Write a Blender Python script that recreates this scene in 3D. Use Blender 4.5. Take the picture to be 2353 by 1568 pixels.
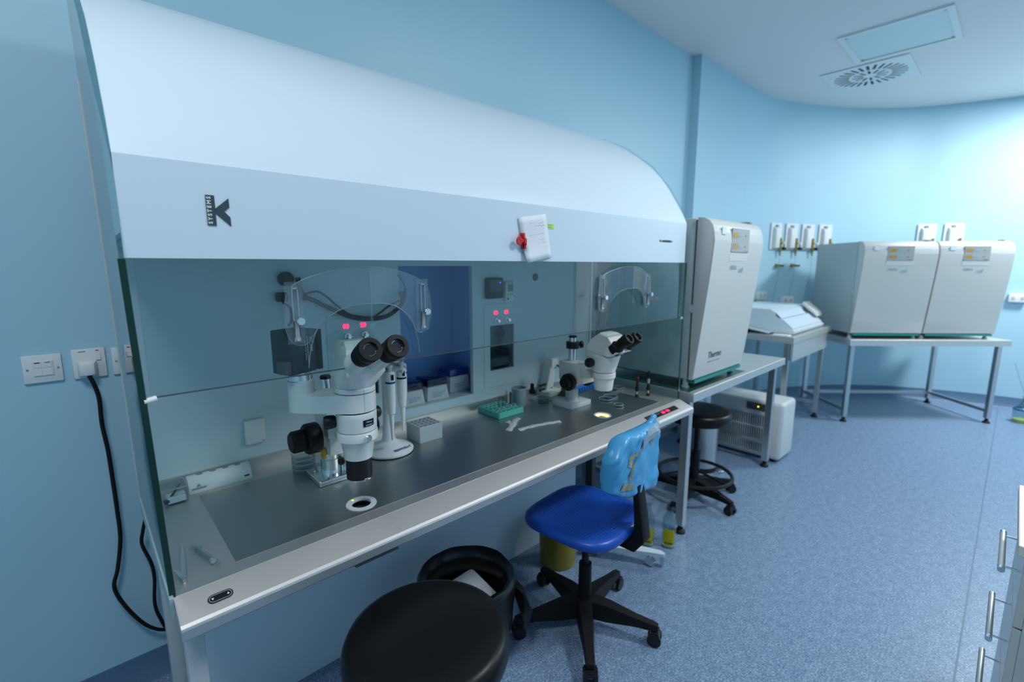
import bpy, bmesh, math, random
from mathutils import Vector, Matrix, noise
random.seed(7)
PI = math.pi
for o in list(bpy.data.objects): bpy.data.objects.remove(o)
SC = bpy.context.scene
COL = SC.collection

# ------------------------------------------------------------------ camera
cd = bpy.data.cameras.new('camera'); cam = bpy.data.objects.new('camera', cd); COL.objects.link(cam)
cd.sensor_width = 36.0; cd.sensor_fit = 'HORIZONTAL'; cd.lens = 16.433
cd.clip_start = 0.02
cam.matrix_world = Matrix(((0.7322, 0.1088, -0.6724, 0), (-0.6811, 0.1169, -0.7228, 0), (0.0, 0.9872, 0.1597, 1.44), (0, 0, 0, 1)))
cd.dof.use_dof = True; cd.dof.focus_distance = 1.25; cd.dof.aperture_fstop = 2.2
SC.camera = cam
# ------------------------------------------------------------------ world, exposure
wd = bpy.data.worlds.new('world'); SC.world = wd; wd.use_nodes = True
wd.node_tree.nodes['Background'].inputs[0].default_value = (0.5, 0.7, 1.0, 1)
wd.node_tree.nodes['Background'].inputs[1].default_value = 0.3
vs = SC.view_settings
SC.display_settings.display_device = 'sRGB'
vs.view_transform = 'Standard'; vs.look = 'None'; vs.gamma = 1.0; vs.use_curve_mapping = False; vs.exposure = 0.0
HC = 3.05                                   # ceiling height
LAMPS = [((6.05, -.75), 94), ((2.4, -.40), 47), ((-.35, .25), 19)]   # lit ceiling panels of the room: place, watts
LAMPCOL = (0.95, 0.985, 1.0)

# ------------------------------------------------------------------ materials
def nm(name):
    m = bpy.data.materials.new(name); m.use_nodes = True
    return m, m.node_tree, m.node_tree.nodes['Principled BSDF']
def lin(h):
    h = h.lstrip('#'); r = []
    for i in (0, 2, 4):
        c = int(h[i:i+2], 16)/255; r.append(c/12.92 if c <= .04045 else ((c+.055)/1.055)**2.4)
    return (*r, 1)
def mat(name, col, rough=.5, metal=0., spec=.5, coat=0., nz=0., nscale=40., bump=0., emit=None, es=0., stretch=None):
    m, t, b = nm(name)
    c = lin(col) if isinstance(col, str) else (*col, 1)
    b.inputs['Base Color'].default_value = c
    b.inputs['Roughness'].default_value = rough; b.inputs['Metallic'].default_value = metal
    b.inputs['Specular IOR Level'].default_value = spec; b.inputs['Coat Weight'].default_value = coat
    b.inputs['Coat Roughness'].default_value = .08
    if emit is not None:
        b.inputs['Emission Color'].default_value = lin(emit) if isinstance(emit, str) else (*emit, 1); b.inputs['Emission Strength'].default_value = es
    if nz or bump:
        tc = t.nodes.new('ShaderNodeTexCoord'); n = t.nodes.new('ShaderNodeTexNoise')
        n.inputs['Scale'].default_value = nscale; n.inputs['Detail'].default_value = 4
        if stretch:
            mp = t.nodes.new('ShaderNodeMapping'); mp.inputs['Scale'].default_value = stretch
            t.links.new(tc.outputs['Object'], mp.inputs[0]); t.links.new(mp.outputs[0], n.inputs['Vector'])
        else: t.links.new(tc.outputs['Object'], n.inputs['Vector'])
        if nz:
            mx = t.nodes.new('ShaderNodeMix'); mx.data_type = 'RGBA'
            mx.inputs[6].default_value = tuple(max(0, x*(1-nz)) for x in c[:3])+(1,); mx.inputs[7].default_value = tuple(min(1, x*(1+nz)) for x in c[:3])+(1,)
            t.links.new(n.outputs['Fac'], mx.inputs[0]); t.links.new(mx.outputs[2], b.inputs['Base Color'])
        if bump:
            bp = t.nodes.new('ShaderNodeBump'); bp.inputs['Strength'].default_value = bump; bp.inputs['Distance'].default_value = .002
            t.links.new(n.outputs['Fac'], bp.inputs['Height']); t.links.new(bp.outputs[0], b.inputs['Normal'])
    return m
def glass(name, tint=(1, 1, 1), rough=.0, ior=1.5, k=1.0):
    m, t, b = nm(name); t.nodes.remove(b); out = t.nodes['Material Output']
    tr = t.nodes.new('ShaderNodeBsdfTransparent'); tr.inputs[0].default_value = (*tint, 1)
    gl = t.nodes.new('ShaderNodeBsdfGlossy'); gl.inputs['Roughness'].default_value = rough
    fr = t.nodes.new('ShaderNodeFresnel'); fr.inputs[0].default_value = ior
    ml = t.nodes.new('ShaderNodeMath'); ml.operation = 'MULTIPLY'; ml.inputs[1].default_value = k
    mx = t.nodes.new('ShaderNodeMixShader'); ge = t.nodes.new('ShaderNodeNewGeometry'); inv = t.nodes.new('ShaderNodeMath'); inv.operation = 'SUBTRACT'; inv.inputs[0].default_value = 1; t.links.new(ge.outputs['Backfacing'], inv.inputs[1])
    m2 = t.nodes.new('ShaderNodeMath'); m2.operation = 'MULTIPLY'; t.links.new(inv.outputs[0], m2.inputs[1]); t.links.new(ml.outputs[0], m2.inputs[0])
    t.links.new(fr.outputs[0], ml.inputs[0]); t.links.new(m2.outputs[0], mx.inputs[0]); t.links.new(tr.outputs[0], mx.inputs[1]); t.links.new(gl.outputs[0], mx.inputs[2]); t.links.new(mx.outputs[0], out.inputs[0])
    return m
def floor_mat():
    m, t, b = nm('speckled blue vinyl'); N, L = t.nodes, t.links
    tc = N.new('ShaderNodeTexCoord')
    def noise_(s, d):
        n = N.new('ShaderNodeTexNoise'); n.inputs['Scale'].default_value = s; n.inputs['Detail'].default_value = d; L.new(tc.outputs['Object'], n.inputs['Vector']); return n
    n1 = noise_(150, 3); r1 = N.new('ShaderNodeValToRGB'); L.new(n1.outputs['Fac'], r1.inputs[0])
    e = r1.color_ramp.elements; e[0].position = .33; e[0].color = (.095, .155, .28, 1); e[1].position = .68; e[1].color = (.33, .42, .58, 1)
    q = r1.color_ramp.elements.new(.5); q.color = (.165, .262, .385, 1)
    n2 = noise_(28, 4); r2 = N.new('ShaderNodeValToRGB'); L.new(n2.outputs['Fac'], r2.inputs[0])
    e = r2.color_ramp.elements; e[0].position = .3; e[0].color = (.80, .82, .86, 1); e[1].position = .7; e[1].color = (1.15, 1.12, 1.08, 1)
    mx = N.new('ShaderNodeMix'); mx.data_type = 'RGBA'; mx.blend_type = 'MULTIPLY'; mx.inputs[0].default_value = 1
    L.new(r1.outputs[0], mx.inputs[6]); L.new(r2.outputs[0], mx.inputs[7]); L.new(mx.outputs[2], b.inputs['Base Color'])
    b.inputs['Roughness'].default_value = .38
    bp = N.new('ShaderNodeBump'); bp.inputs['Strength'].default_value = .06; bp.inputs['Distance'].default_value = .001; L.new(n1.outputs['Fac'], bp.inputs['Height']); L.new(bp.outputs[0], b.inputs['Normal'])
    return m
def steel(name, col, rough, stretch=(1, 60, 60)):
    m, t, b = nm(name); N, L = t.nodes, t.links
    b.inputs['Base Color'].default_value = (*col, 1); b.inputs['Metallic'].default_value = 1
    tc = N.new('ShaderNodeTexCoord'); mp = N.new('ShaderNodeMapping'); mp.inputs['Scale'].default_value = stretch
    n = N.new('ShaderNodeTexNoise'); n.inputs['Scale'].default_value = 18; n.inputs['Detail'].default_value = 3
    L.new(tc.outputs['Object'], mp.inputs[0]); L.new(mp.outputs[0], n.inputs['Vector'])
    mr = N.new('ShaderNodeMapRange'); mr.inputs[3].default_value = rough-.06; mr.inputs[4].default_value = rough+.09
    L.new(n.outputs['Fac'], mr.inputs[0]); L.new(mr.outputs[0], b.inputs['Roughness'])
    bp = N.new('ShaderNodeBump'); bp.inputs['Strength'].default_value = .02; bp.inputs['Distance'].default_value = .001; L.new(n.outputs['Fac'], bp.inputs['Height']); L.new(bp.outputs[0], b.inputs['Normal'])
    return m
def emitm(name, col, s):
    m, t, b = nm(name); b.inputs['Base Color'].default_value = lin(col); b.inputs['Emission Color'].default_value = lin(col); b.inputs['Emission Strength'].default_value = s; return m

M = {}
M['wall'] = mat('blue wall paint', (.41, .645, .76), .45, nz=.03, nscale=3, bump=.02)
M['ceil'] = mat('white ceiling paint', (.82, .79, .78), .6, bump=.02, nscale=60)
M['floor'] = floor_mat()
M['skirt'] = mat('blue vinyl skirting', (.10, .18, .29), .4, nz=.2, nscale=120)
M['hood'] = mat('white lacquer', (.64, .74, .82), .36, spec=.4)
M['panel'] = mat('white laminate', (.62, .72, .76), .35)
M['wplastic'] = mat('white plastic', (.78, .80, .80), .35)
M['cream'] = mat('cream plastic', (.70, .70, .65), .38)
M['scope'] = mat('ivory enamel', (.66, .70, .69), .3, coat=.3)
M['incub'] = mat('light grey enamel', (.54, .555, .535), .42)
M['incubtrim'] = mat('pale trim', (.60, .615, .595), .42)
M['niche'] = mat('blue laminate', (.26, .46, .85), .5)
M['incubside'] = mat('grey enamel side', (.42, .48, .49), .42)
M['steel'] = steel('brushed steel', (.68, .65, .62), .48)
M['steely'] = steel('brushed steel crosswise', (.58, .59, .58), .32, (60, 1, 60))
M['plate'] = steel('dark heated steel plate', (.44, .45, .43), .36)
M['chrome'] = mat('chrome', (.8, .8, .8), .12, 1.)
M['black'] = mat('black plastic', (.010, .010, .011), .42, spec=.3)
M['blackm'] = mat('matt black plastic', (.008, .008, .009), .5, spec=.18, bump=.05, nscale=200)
M['leather'] = mat('black vinyl upholstery', (.005, .005, .006), .36, spec=.22, bump=.05, nscale=160)
M['rubber'] = mat('black rubber', (.008, .008, .008), .6, spec=.25)
M['slate'] = mat('slate grey casing', (.018, .032, .042), .5, spec=.25)
M['dgrey'] = mat('dark grey', (.06, .065, .07), .5)
M['mgrey'] = mat('mid grey', (.28, .30, .31), .5)
M['lgrey'] = mat('pale grey', (.48, .52, .54), .45)
M['green_edge'] = mat('dark green glass edge', (.004, .03, .02), .15)
M['pane'] = glass('clear pane', (.88, .95, .95), 0, 1.45, 1.8)
M['side'] = glass('green tinted side pane', (.86, .95, .94), 0, 1.5, 1.5)
M['acryl'] = glass('clear acrylic', (.93, .96, .97), .03, 1.5, 1.2)
_t = M['acryl'].node_tree; _d = _t.nodes.new('ShaderNodeBsdfDiffuse'); _d.inputs[0].default_value = (.55, .7, .85, 1); _m = _t.nodes.new('ShaderNodeMixShader'); _m.inputs[0].default_value = .04
_o = _t.nodes['Material Output']; _s = _o.inputs[0].links[0].from_socket; _t.links.new(_s, _m.inputs[1]); _t.links.new(_d.outputs[0], _m.inputs[2]); _t.links.new(_m.outputs[0], _o.inputs[0])
M['clear'] = glass('clear labware', (.86, .91, .92), .05, 1.45, 1.3)
M['bottleglass'] = glass('bottle glass', (.72, .82, .82), .02, 1.5, 1.9)
M['rimdark'] = mat('acrylic edge', (.17, .22, .24), .3)
M['rim'] = mat('frosted rim', (.36, .45, .48), .3)
M['bluelid'] = mat('blue box lid', (.02, .05, .30), .2, coat=.4)
M['blueclear'] = glass('translucent blue lid', (.10, .22, .62), .05, 1.5, 1.2)
M['greenrack'] = mat('mint green plastic', (.10, .48, .40), .3)
M['bluerack'] = mat('bright blue plastic', (.03, .22, .62), .35)
M['red'] = mat('red plastic', (.55, .008, .012), .3)
M['redlid'] = mat('dark red lid', (.25, .01, .01), .4)
M['yellow'] = mat('yellow bin plastic', (.22, .18, .015), .4)
M['ylabel'] = mat('yellow label', (.70, .60, .01), .5)
M['brass'] = mat('brass', (.42, .30, .08), .35, .8)
M['paper'] = mat('white paper', (.74, .77, .80), .7)
M['ink'] = mat('grey ink', (.30, .36, .42), .7)
M['blackink'] = mat('black ink', (.02, .03, .04), .5)
M['logo'] = mat('slate print', (.035, .06, .075), .5)
M['greentag'] = mat('fluorescent green tag', (.45, .85, .10), .6)
M['seatblue'] = mat('royal blue plastic', (.008, .075, .42), .36, bump=0)
M['bag'] = mat('sky blue plastic film', (.06, .33, .62), .32, coat=.2)
M['tape'] = mat('masking tape', (.50, .50, .36), .6)
M['ltape'] = mat('pale blue tape', (.55, .70, .78), .5)
M['teal'] = mat('teal protective film', (.01, .20, .17), .3)
M['display'] = mat('grey control panel', (.34, .35, .36), .4)
M['amber'] = mat('amber display', (.42, .25, .04), .4)
M['tealp'] = mat('teal print', (.12, .50, .52), .5)
M['led'] = emitm('red display digits', '#ff1440', 5)
M['ledg'] = emitm('green indicator', '#30ff70', 2.5)
M['ledb'] = emitm('blue indicator', '#4060ff', 2.5)
M['ledy'] = emitm('yellow indicator', '#d8e000', 2.5)
M['warm'] = emitm('warm stage light', '#ffc77a', 3.0)
M['lamp'] = emitm('lit lamp diffuser', '#eef8ff', 6)
M['diff'] = mat('unlit lamp glass', (.62, .72, .74), .25)
M['darkglass'] = glass('smoked window', (.55, .62, .66), 0, 1.5)
M['screen'] = mat('dark display glass', (.012, .02, .025), .15)
M['lcd'] = mat('olive liquid crystal display', (.20, .24, .20), .3)
M['cream_top'] = mat('cream laminate top', (.80, .74, .64), .45)
M['drawer'] = mat('pale grey laminate', (.60, .60, .57), .22)
M['bagblack'] = mat('black bin liner', (.006, .006, .007), .28, bump=.3, nscale=25)
M['lens'] = mat('eyepiece lens', (.01, .008, .01), .05, coat=1)
M['door'] = mat('white door', (.8, .82, .84), .4)

# ------------------------------------------------------------------ mesh helpers
def B(): return bmesh.new()
def box(bm, x0, x1, y0, y1, z0, z1, bev=0, seg=2):
    r = bmesh.ops.create_cube(bm, size=1); v = r['verts']
    for p in v: p.co = Vector(((x0+x1)/2+p.co.x*(x1-x0), (y0+y1)/2+p.co.y*(y1-y0), (z0+z1)/2+p.co.z*(z1-z0)))
    if bev:
        es = {e for p in v for e in p.link_edges}
        bmesh.ops.bevel(bm, geom=list(es), offset=bev, segments=seg, affect='EDGES', profile=.5)
    return bm
def ring(bm, c, ax, r, n, up=None):
    ax = Vector(ax).normalized(); a = Vector(up) if up else (Vector((0, 0, 1)) if abs(ax.z) < .9 else Vector((1, 0, 0)))
    u = ax.cross(a).normalized(); w = ax.cross(u)
    return [bm.verts.new(Vector(c)+(u*math.cos(2*PI*i/n)+w*math.sin(2*PI*i/n))*r) for i in range(n)]
def skin(bm, rings, cap=True, closed=False):
    R = list(rings); n = len(R[0])
    prs = list(zip(R[:-1], R[1:]))+([(R[-1], R[0])] if closed else [])
    for a, b in prs:
        for i in range(n): bm.faces.new((a[i], a[(i+1) % n], b[(i+1) % n], b[i]))
    if cap and not closed: bm.faces.new(R[0][::-1]); bm.faces.new(R[-1])
def cyl(bm, p0, p1, r0, r1=None, n=24):
    r1 = r0 if r1 is None else r1; d = Vector(p1)-Vector(p0)
    skin(bm, [ring(bm, p0, d, r0, n), ring(bm, p1, d, r1, n)]); return bm
def lathe(bm, prof, o=(0, 0, 0), ax=(0, 0, 1), n=32):
    ax = Vector(ax).normalized(); o = Vector(o)
    skin(bm, [ring(bm, o+ax*z, ax, max(r, 1e-5), n) for r, z in prof]); return bm
def tubering(bm, o, ax, prof, n=40):          # closed profile of (r, z) swept round an axis
    ax = Vector(ax).normalized(); o = Vector(o)
    skin(bm, [ring(bm, o+ax*z, ax, r, n) for r, z in prof], closed=True); return bm
def cat(pts, k=6):
    P = [Vector(p) for p in pts]; Q = [P[0]*2-P[1]]+P+[P[-1]*2-P[-2]]; out = []
    for i in range(1, len(Q)-2):
        for j in range(k):
            t = j/k; a, b, c, d = Q[i-1:i+3]
            out.append(.5*((2*b)+(c-a)*t+(2*a-5*b+4*c-d)*t*t+(3*b-a-3*c+d)*t**3))
    out.append(P[-1]); return out
def tube(bm, pts, r, n=8, k=6):
    P = cat(pts, k) if k > 1 else [Vector(p) for p in pts]; rs = []; u = None
    for i, p in enumerate(P):
        d = (P[min(i+1, len(P)-1)]-P[max(i-1, 0)]).normalized()
        if u is None: u = d.cross(Vector((0, 0, 1)) if abs(d.z) < .9 else Vector((1, 0, 0))).normalized()
        u = (u-d*u.dot(d)).normalized(); w = d.cross(u); rr = r(i/(len(P)-1)) if callable(r) else r
        rs.append([bm.verts.new(p+(u*math.cos(2*PI*j/n)+w*math.sin(2*PI*j/n))*rr) for j in range(n)])
    skin(bm, rs); return bm
def prism(bm, poly, axis, a, b):
    def V(p, t): return {'x': (t, p[0], p[1]), 'y': (p[0], t, p[1]), 'z': (p[0], p[1], t)}[axis]
    A = [bm.verts.new(V(p, a)) for p in poly]; Bv = [bm.verts.new(V(p, b)) for p in poly]
    skin(bm, [A, Bv]); return bm
def hull(bm, pts):
    vs_ = [bm.verts.new(p) for p in pts]; r = bmesh.ops.convex_hull(bm, input=vs_)
    bmesh.ops.delete(bm, geom=[v for v in r['geom_interior'] if isinstance(v, bmesh.types.BMVert)], context='VERTS'); return bm
def circ(c, r, z, n=24): return [(c[0]+r*math.cos(2*PI*i/n), c[1]+r*math.sin(2*PI*i/n), z) for i in range(n)]
def xf(bm, mtx): bmesh.ops.transform(bm, matrix=mtx, verts=bm.verts); return bm

def root_of(o):
    while o.parent: o = o.parent
    return o
def mesh_of(name, bm, m, smooth=35):
    bmesh.ops.recalc_face_normals(bm, faces=bm.faces)
    me = bpy.data.meshes.new(name); bm.to_mesh(me); bm.free(); me.materials.append(M[m] if isinstance(m, str) else m)
    if smooth:
        me.shade_smooth(); me.set_sharp_from_angle(angle=math.radians(smooth))
    return me
def mk(name, bm, m, parent=None, w=True, smooth=35, bev=0):
    if bev: bmesh.ops.bevel(bm, geom=bm.edges[:], offset=bev, segments=2, affect='EDGES', profile=.5, clamp_overlap=True)
    if parent is not None and w:
        bmesh.ops.translate(bm, vec=-root_of(parent).location, verts=bm.verts)
    o = bpy.data.objects.new(name, mesh_of(name, bm, m, smooth)); COL.objects.link(o)
    if parent is not None: o.parent = parent
    return o
def tag(o, label, category, group=None):
    o['label'] = label; o['category'] = category
    if group: o['group'] = group
    return o
def thing(name, label, category, loc=(0, 0, 0), rz=0, group=None):
    o = bpy.data.objects.new(name, None); COL.objects.link(o); o.location = loc; o.rotation_euler = (0, 0, rz); o.empty_display_size = .05
    return tag(o, label, category, group)
def solo(name, bm, m, label, category, group=None, loc=None, smooth=35):
    """one-mesh thing; its origin is moved to loc (its base)"""
    if loc is not None: bmesh.ops.translate(bm, vec=-Vector(loc), verts=bm.verts)
    o = bpy.data.objects.new(name, mesh_of(name, bm, m, smooth)); COL.objects.link(o)
    if loc is not None: o.location = loc
    return tag(o, label, category, group)
def struct(name, bm, m, parent=None, smooth=35):
    o = mk(name, bm, m, parent, smooth=smooth)
    if parent is None: o['kind'] = 'structure'
    return o
def dup(src, loc, rz=None, label=None):
    r = src.copy(); COL.objects.link(r); r.location = loc
    if rz is not None: r.rotation_euler = (0, 0, rz)
    if label: r['label'] = label
    for ch in list(src.children):
        c = ch.copy(); COL.objects.link(c); c.parent = r
        for g in list(ch.children):
            d = g.copy(); COL.objects.link(d); d.parent = c
    return r
def cut(o, cbm):
    bmesh.ops.recalc_face_normals(cbm, faces=cbm.faces)
    me = bpy.data.meshes.new('cutter'); cbm.to_mesh(me); cbm.free(); c = bpy.data.objects.new('cutter', me); COL.objects.link(c)
    c.location = root_of(o).location*-1 if o.parent else (0, 0, 0)
    if o.parent: c.parent = o.parent
    md = o.modifiers.new('cut', 'BOOLEAN'); md.operation = 'DIFFERENCE'; md.solver = 'EXACT'; md.object = c
    dg = bpy.context.evaluated_depsgraph_get(); dg.update()
    nme = bpy.data.meshes.new_from_object(o.evaluated_get(dg)); o.modifiers.clear()
    old = o.data; o.data = nme; nme.name = old.name; bpy.data.meshes.remove(old)
    bpy.data.objects.remove(c); nme.shade_smooth(); nme.set_sharp_from_angle(angle=math.radians(35)); return o
def txt(name, s, size, m, parent, mtx, align='CENTER', ext=.0002, bold=0., sp=1.):
    cu = bpy.data.curves.new(name, 'FONT'); cu.body = s; cu.size = size; cu.align_x = align; cu.align_y = 'CENTER'; cu.extrude = ext; cu.offset = bold; cu.space_character = sp; cu.resolution_u = 3
    t = bpy.data.objects.new(name, cu); COL.objects.link(t); dg = bpy.context.evaluated_depsgraph_get(); dg.update()
    me = bpy.data.meshes.new_from_object(t.evaluated_get(dg)); bpy.data.objects.remove(t); bpy.data.curves.remove(cu)
    me.transform(mtx); me.materials.clear(); me.materials.append(M[m])
    o = bpy.data.objects.new(name, me); COL.objects.link(o); o.parent = parent
    return o
def marks(name, L, h, n, m, parent, mtx):
    """a line of print too small to read: uneven upright strokes"""
    bm = B(); rnd = random.Random(int(L*1e5)+n); w_ = L/n
    for i in range(n):
        if rnd.random() < .12: continue
        hh = h*rnd.uniform(.6, 1.); x = -L/2+i*w_; box(bm, x, x+w_*rnd.uniform(.5, .75), -h/2, -h/2+hh, -.0001, .0002)
    xf(bm, mtx); return mk(name, bm, m, parent, w=False, smooth=0)
def T(x, y, z): return Matrix.Translation((x, y, z))
def RX(a): return Matrix.Rotation(a, 4, 'X')
def RY(a): return Matrix.Rotation(a, 4, 'Y')
def RZ(a): return Matrix.Rotation(a, 4, 'Z')
FACE = RX(PI/2)                                  # text lying on a face that looks towards -Y

# ================================================================== ROOM
YB, YR = 1.93, 1.86
curve = cat([(4.7, 1.86, 0), (5.2, 1.815, 0), (5.61, 1.66, 0), (6.0, 1.44, 0), (6.27, 1.23, 0), (6.55, .92, 0), (6.72, .6, 0), (6.85, .25, 0), (6.93, -.1, 0), (6.96, -.5, 0), (6.965, -1.0, 0)], 8)
XL, YREAR = -1.7, -2.5
bm = B(); box(bm, XL-.1, 7.2, YREAR-.1, 2.1, -.1, 0); fl = struct('floor', bm, 'floor')
for y in (-.01,):
    bm = B(); box(bm, -1.6, 6.9, y-.003, y+.003, -.001, .0006); mk('weld_seam', bm, mat('seam weld', (.11, .18, .27), .5), fl)
bm = B(); box(bm, XL-.1, 7.2, YREAR-.1, 2.1, HC, HC+.1); struct('ceiling', bm, 'ceil')
bm = B(); prism(bm, [(XL, YB), (3.73, YB), (3.73, YR), (4.7, YR), (4.7, 2.08), (XL, 2.08)], 'z', 0, HC); struct('wall_back', bm, 'wall')
bm = B(); pl = [(p.x, p.y) for p in curve]; prism(bm, pl+[(7.15, -1.0), (7.15, 2.08), (4.7, 2.08)], 'z', 0, HC); struct('wall_curved', bm, 'wall', smooth=30)
bm = B(); box(bm, 6.965, 7.1, YREAR, -1.0, 0, HC); struct('wall_right', bm, 'wall')
bm = B(); box(bm, XL-.1, XL, YREAR, YB, 0, HC); struct('wall_left', bm, 'wall')
bm = B(); box(bm, XL-.1, 7.1, YREAR-.1, YREAR, 0, HC); struct('wall_rear', bm, 'wall')
def skirting(name, pts, h=.1, t=.012):
    bm = B(); P = [Vector((p[0], p[1], 0)) for p in pts]; a = []
    for i, p in enumerate(P):
        d = (P[min(i+1, len(P)-1)]-P[max(i-1, 0)]).normalized(); nrm = Vector((d.y, -d.x, 0))
        a.append([bm.verts.new(p+nrm*q+Vector((0, 0, z))) for q, z in ((-.001, 0), (t*2.2, 0), (t*.8, .03), (t*.4, h), (-.001, h))])
    skin(bm, a); struct(name, bm, 'skirt')
skirting('baseboard_back', [(XL, YB), (3.73-.001, YB)])
skirting('baseboard_corner', [(3.73, YB), (3.73, YR)])
skirting('baseboard_curved', [(3.73, YR), (4.3, YR)]+[(p.x, p.y) for p in curve]+[(6.965, YREAR)])
dr = thing('door_1', 'x', 'x', (5.75, YREAR, 0)); dr['kind'] = 'structure'; del dr['label']; del dr['category']
bm = B(); box(bm, 5.72, 6.62, YREAR+.002, YREAR+.045, .005, 2.08, .004); mk('door_leaf', bm, 'door', dr)
bm = B(); cyl(bm, (5.80, YREAR+.045, 1.02), (5.80, YREAR+.09, 1.02), .01); cyl(bm, (5.80, YREAR+.085, 1.02), (5.92, YREAR+.085, 1.02), .009); mk('handle', bm, 'chrome', dr)

# lit ceiling panels (out of the frame) and the dark one in view share one builder
def ceiling_panel(x, y, lit, label, watts=0):
    t = thing('ceiling_light', label, 'light', (x, y, HC), group=None)
    bm = B()
    for a in ((-.31, .31, -.31, -.275), (-.31, .31, .275, .31), (-.31, -.275, -.275, .275), (.275, .31, -.275, .275)):
        box(bm, a[0], a[1], a[2], a[3], -.012, 0)
    mk('frame', bm, M['wplastic'], t, w=False, smooth=0)
    bm = B(); box(bm, -.275, .275, -.275, .275, -.006, -.001); mk('diffuser', bm, 'lamp' if lit else 'diff', t, w=False)
    for sx in (-1, 1):
        for sy in (-1, 1):
            bm = B(); box(bm, sx*.262-.012, sx*.262+.012, sy*.262-.006, sy*.262+.006, -.009, -.005); mk('latch', bm, 'mgrey', t, w=False)
    if lit:
        ld = bpy.data.lights.new('panel_lamp', 'AREA'); ld.shape = 'SQUARE'; ld.size = .54; ld.energy = watts; ld.color = LAMPCOL
        lo = bpy.data.objects.new('panel_lamp', ld); COL.objects.link(lo); lo.parent = t; lo.location = (0, 0, -.02)
    return t
for i, ((x, y), wt) in enumerate(LAMPS):
    ceiling_panel(x, y, True, ['lit square ceiling lamp panel near the curved end wall', 'lit square ceiling lamp panel above the aisle by the drawers', 'lit square ceiling lamp panel above the left end of the aisle'][i], wt)
ceiling_panel(4.5, .78, False, 'unlit square recessed ceiling lamp beside the round slotted air vent')

# swirl vent
vt = thing('ceiling_vent', 'square white ceiling air vent with round swirl of dark slots', 'vent', (5.18, 1.07, HC))
bm = B(); box(bm, -.3, .3, -.3, .3, -.007, -.003, .0015, 1); vp = mk('plate', bm, 'wplastic', vt, w=False)
cb = B(); blades = []
for n_, r0, r1, w_ in ((28, .15, .255, .011), (12, .05, .125, .010)):
    for i in range(n_):
        a = 2*PI*i/n_+.1
        b2 = B(); box(b2, r0, r1, -w_, w_, -.05, .02); xf(b2, RZ(a)@Matrix.Rotation(.0, 4, 'X')); me = bpy.data.meshes.new('t'); b2.to_mesh(me); b2.free(); cb.from_mesh(me); bpy.data.meshes.remove(me)
        blades.append((a, r0, r1, w_))
cbm = cb; bmesh.ops.recalc_face_normals(cbm, faces=cbm.faces)
me = bpy.data.meshes.new('cutter'); cbm.to_mesh(me); cbm.free(); co = bpy.data.objects.new('cutter', me); COL.objects.link(co); co.location = vt.location
mo = vp.modifiers.new('c', 'BOOLEAN'); mo.operation = 'DIFFERENCE'; mo.solver = 'EXACT'; mo.object = co
dg = bpy.context.evaluated_depsgraph_get(); dg.update(); nme = bpy.data.meshes.new_from_object(vp.evaluated_get(dg)); vp.modifiers.clear(); vp.data = nme; bpy.data.objects.remove(co)
bm = B(); cyl(bm, (0, 0, -.003), (0, 0, 0), .27, n=40); mk('slot_shade', bm, 'black', vt, w=False)  # black disc standing in for the shade inside the vent slots
bmeshes = {}
for a, r0, r1, w_ in blades:
    if (r0, w_) not in bmeshes:
        b2 = B(); box(b2, r0, r1, -w_*.95, -w_*.55, -.0065, -.0035); bmeshes[(r0, w_)] = mesh_of('blade', b2, 'mgrey', 0)
    o = bpy.data.objects.new('blade', bmeshes[(r0, w_)]); COL.objects.link(o); o.parent = vt; o.rotation_euler = (0, 0, a)

# ================================================================== FLOW CABINET
ZB = .775; XA, XZ = .082, 2.165
cab = thing('laminar_flow_cabinet', 'long white laminar flow workstation with steel bench and glass front', 'workstation', (1.12, 1.4, 0))
hp = [(1.107, 1.638), (1.118, 1.662), (1.133, 1.69), (1.164, 1.738), (1.202, 1.798), (1.25, 1.86), (1.302, 1.914), (1.379, 1.975), (1.459, 2.03), (1.57, 2.092), (1.66, 2.122), (1.72, 2.13)]
bm = B(); prism(bm, hp+[(1.72, 1.50), (1.14, 1.50), (1.128, 1.60)], 'x', .072, XZ); mk('hood', bm, 'hood', cab, smooth=14)
bm = B(); prism(bm, [(1.1065, 1.4535), (1.1055, 1.636), (1.1075, 1.6395), (1.125, 1.64), (1.127, 1.4535)], 'x', .072, XZ); mk('fascia', bm, 'hood', cab, smooth=20)
bm = B(); box(bm, .09, XZ-.01, 1.14, 1.655, 1.485, 1.499); mk('air_diffuser', bm, 'lgrey', cab)
# bench
wt = B(); box(wt, XA, XZ, 1.09, 1.66, .745, ZB, .001, 1); ws = mk('worktop', wt, 'steel', cab)
hpz = B(); box(hpz, .2, 2.05, 1.135, 1.555, ZB-.002, ZB+.0006); hpl = mk('heated_plate', hpz, 'plate', cab)
RINGS = [(.526, 1.19, .041), (1.672, 1.201, .039)]
for o_ in (ws, hpl):
    c_ = B()
    for x, y, r in RINGS: cyl(c_, (x, y, .70), (x, y, .80), r*.8, n=40)
    cut(o_, c_)
bm = B(); prism(bm, [(1.0905, ZB), (1.024, .7505), (1.0175, .7465), (1.0155, .742), (1.0155, .722), (1.018, .7185), (1.03, .7185), (1.0905, .744)], 'x', XA-.004, XZ+.002); mk('front_edge', bm, 'steel', cab, smooth=0)
bm = B(); box(bm, XA, XZ, 1.648, 1.66, ZB, .812); mk('upstand', bm, 'steel', cab)
bm = B(); box(bm, XA, 2.165, 1.40, 1.66, .69, .744); box(bm, .43, .545, 1.022, 1.10, .708, .7185); mk('bench_frame', bm, 'dgrey', cab)
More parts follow.
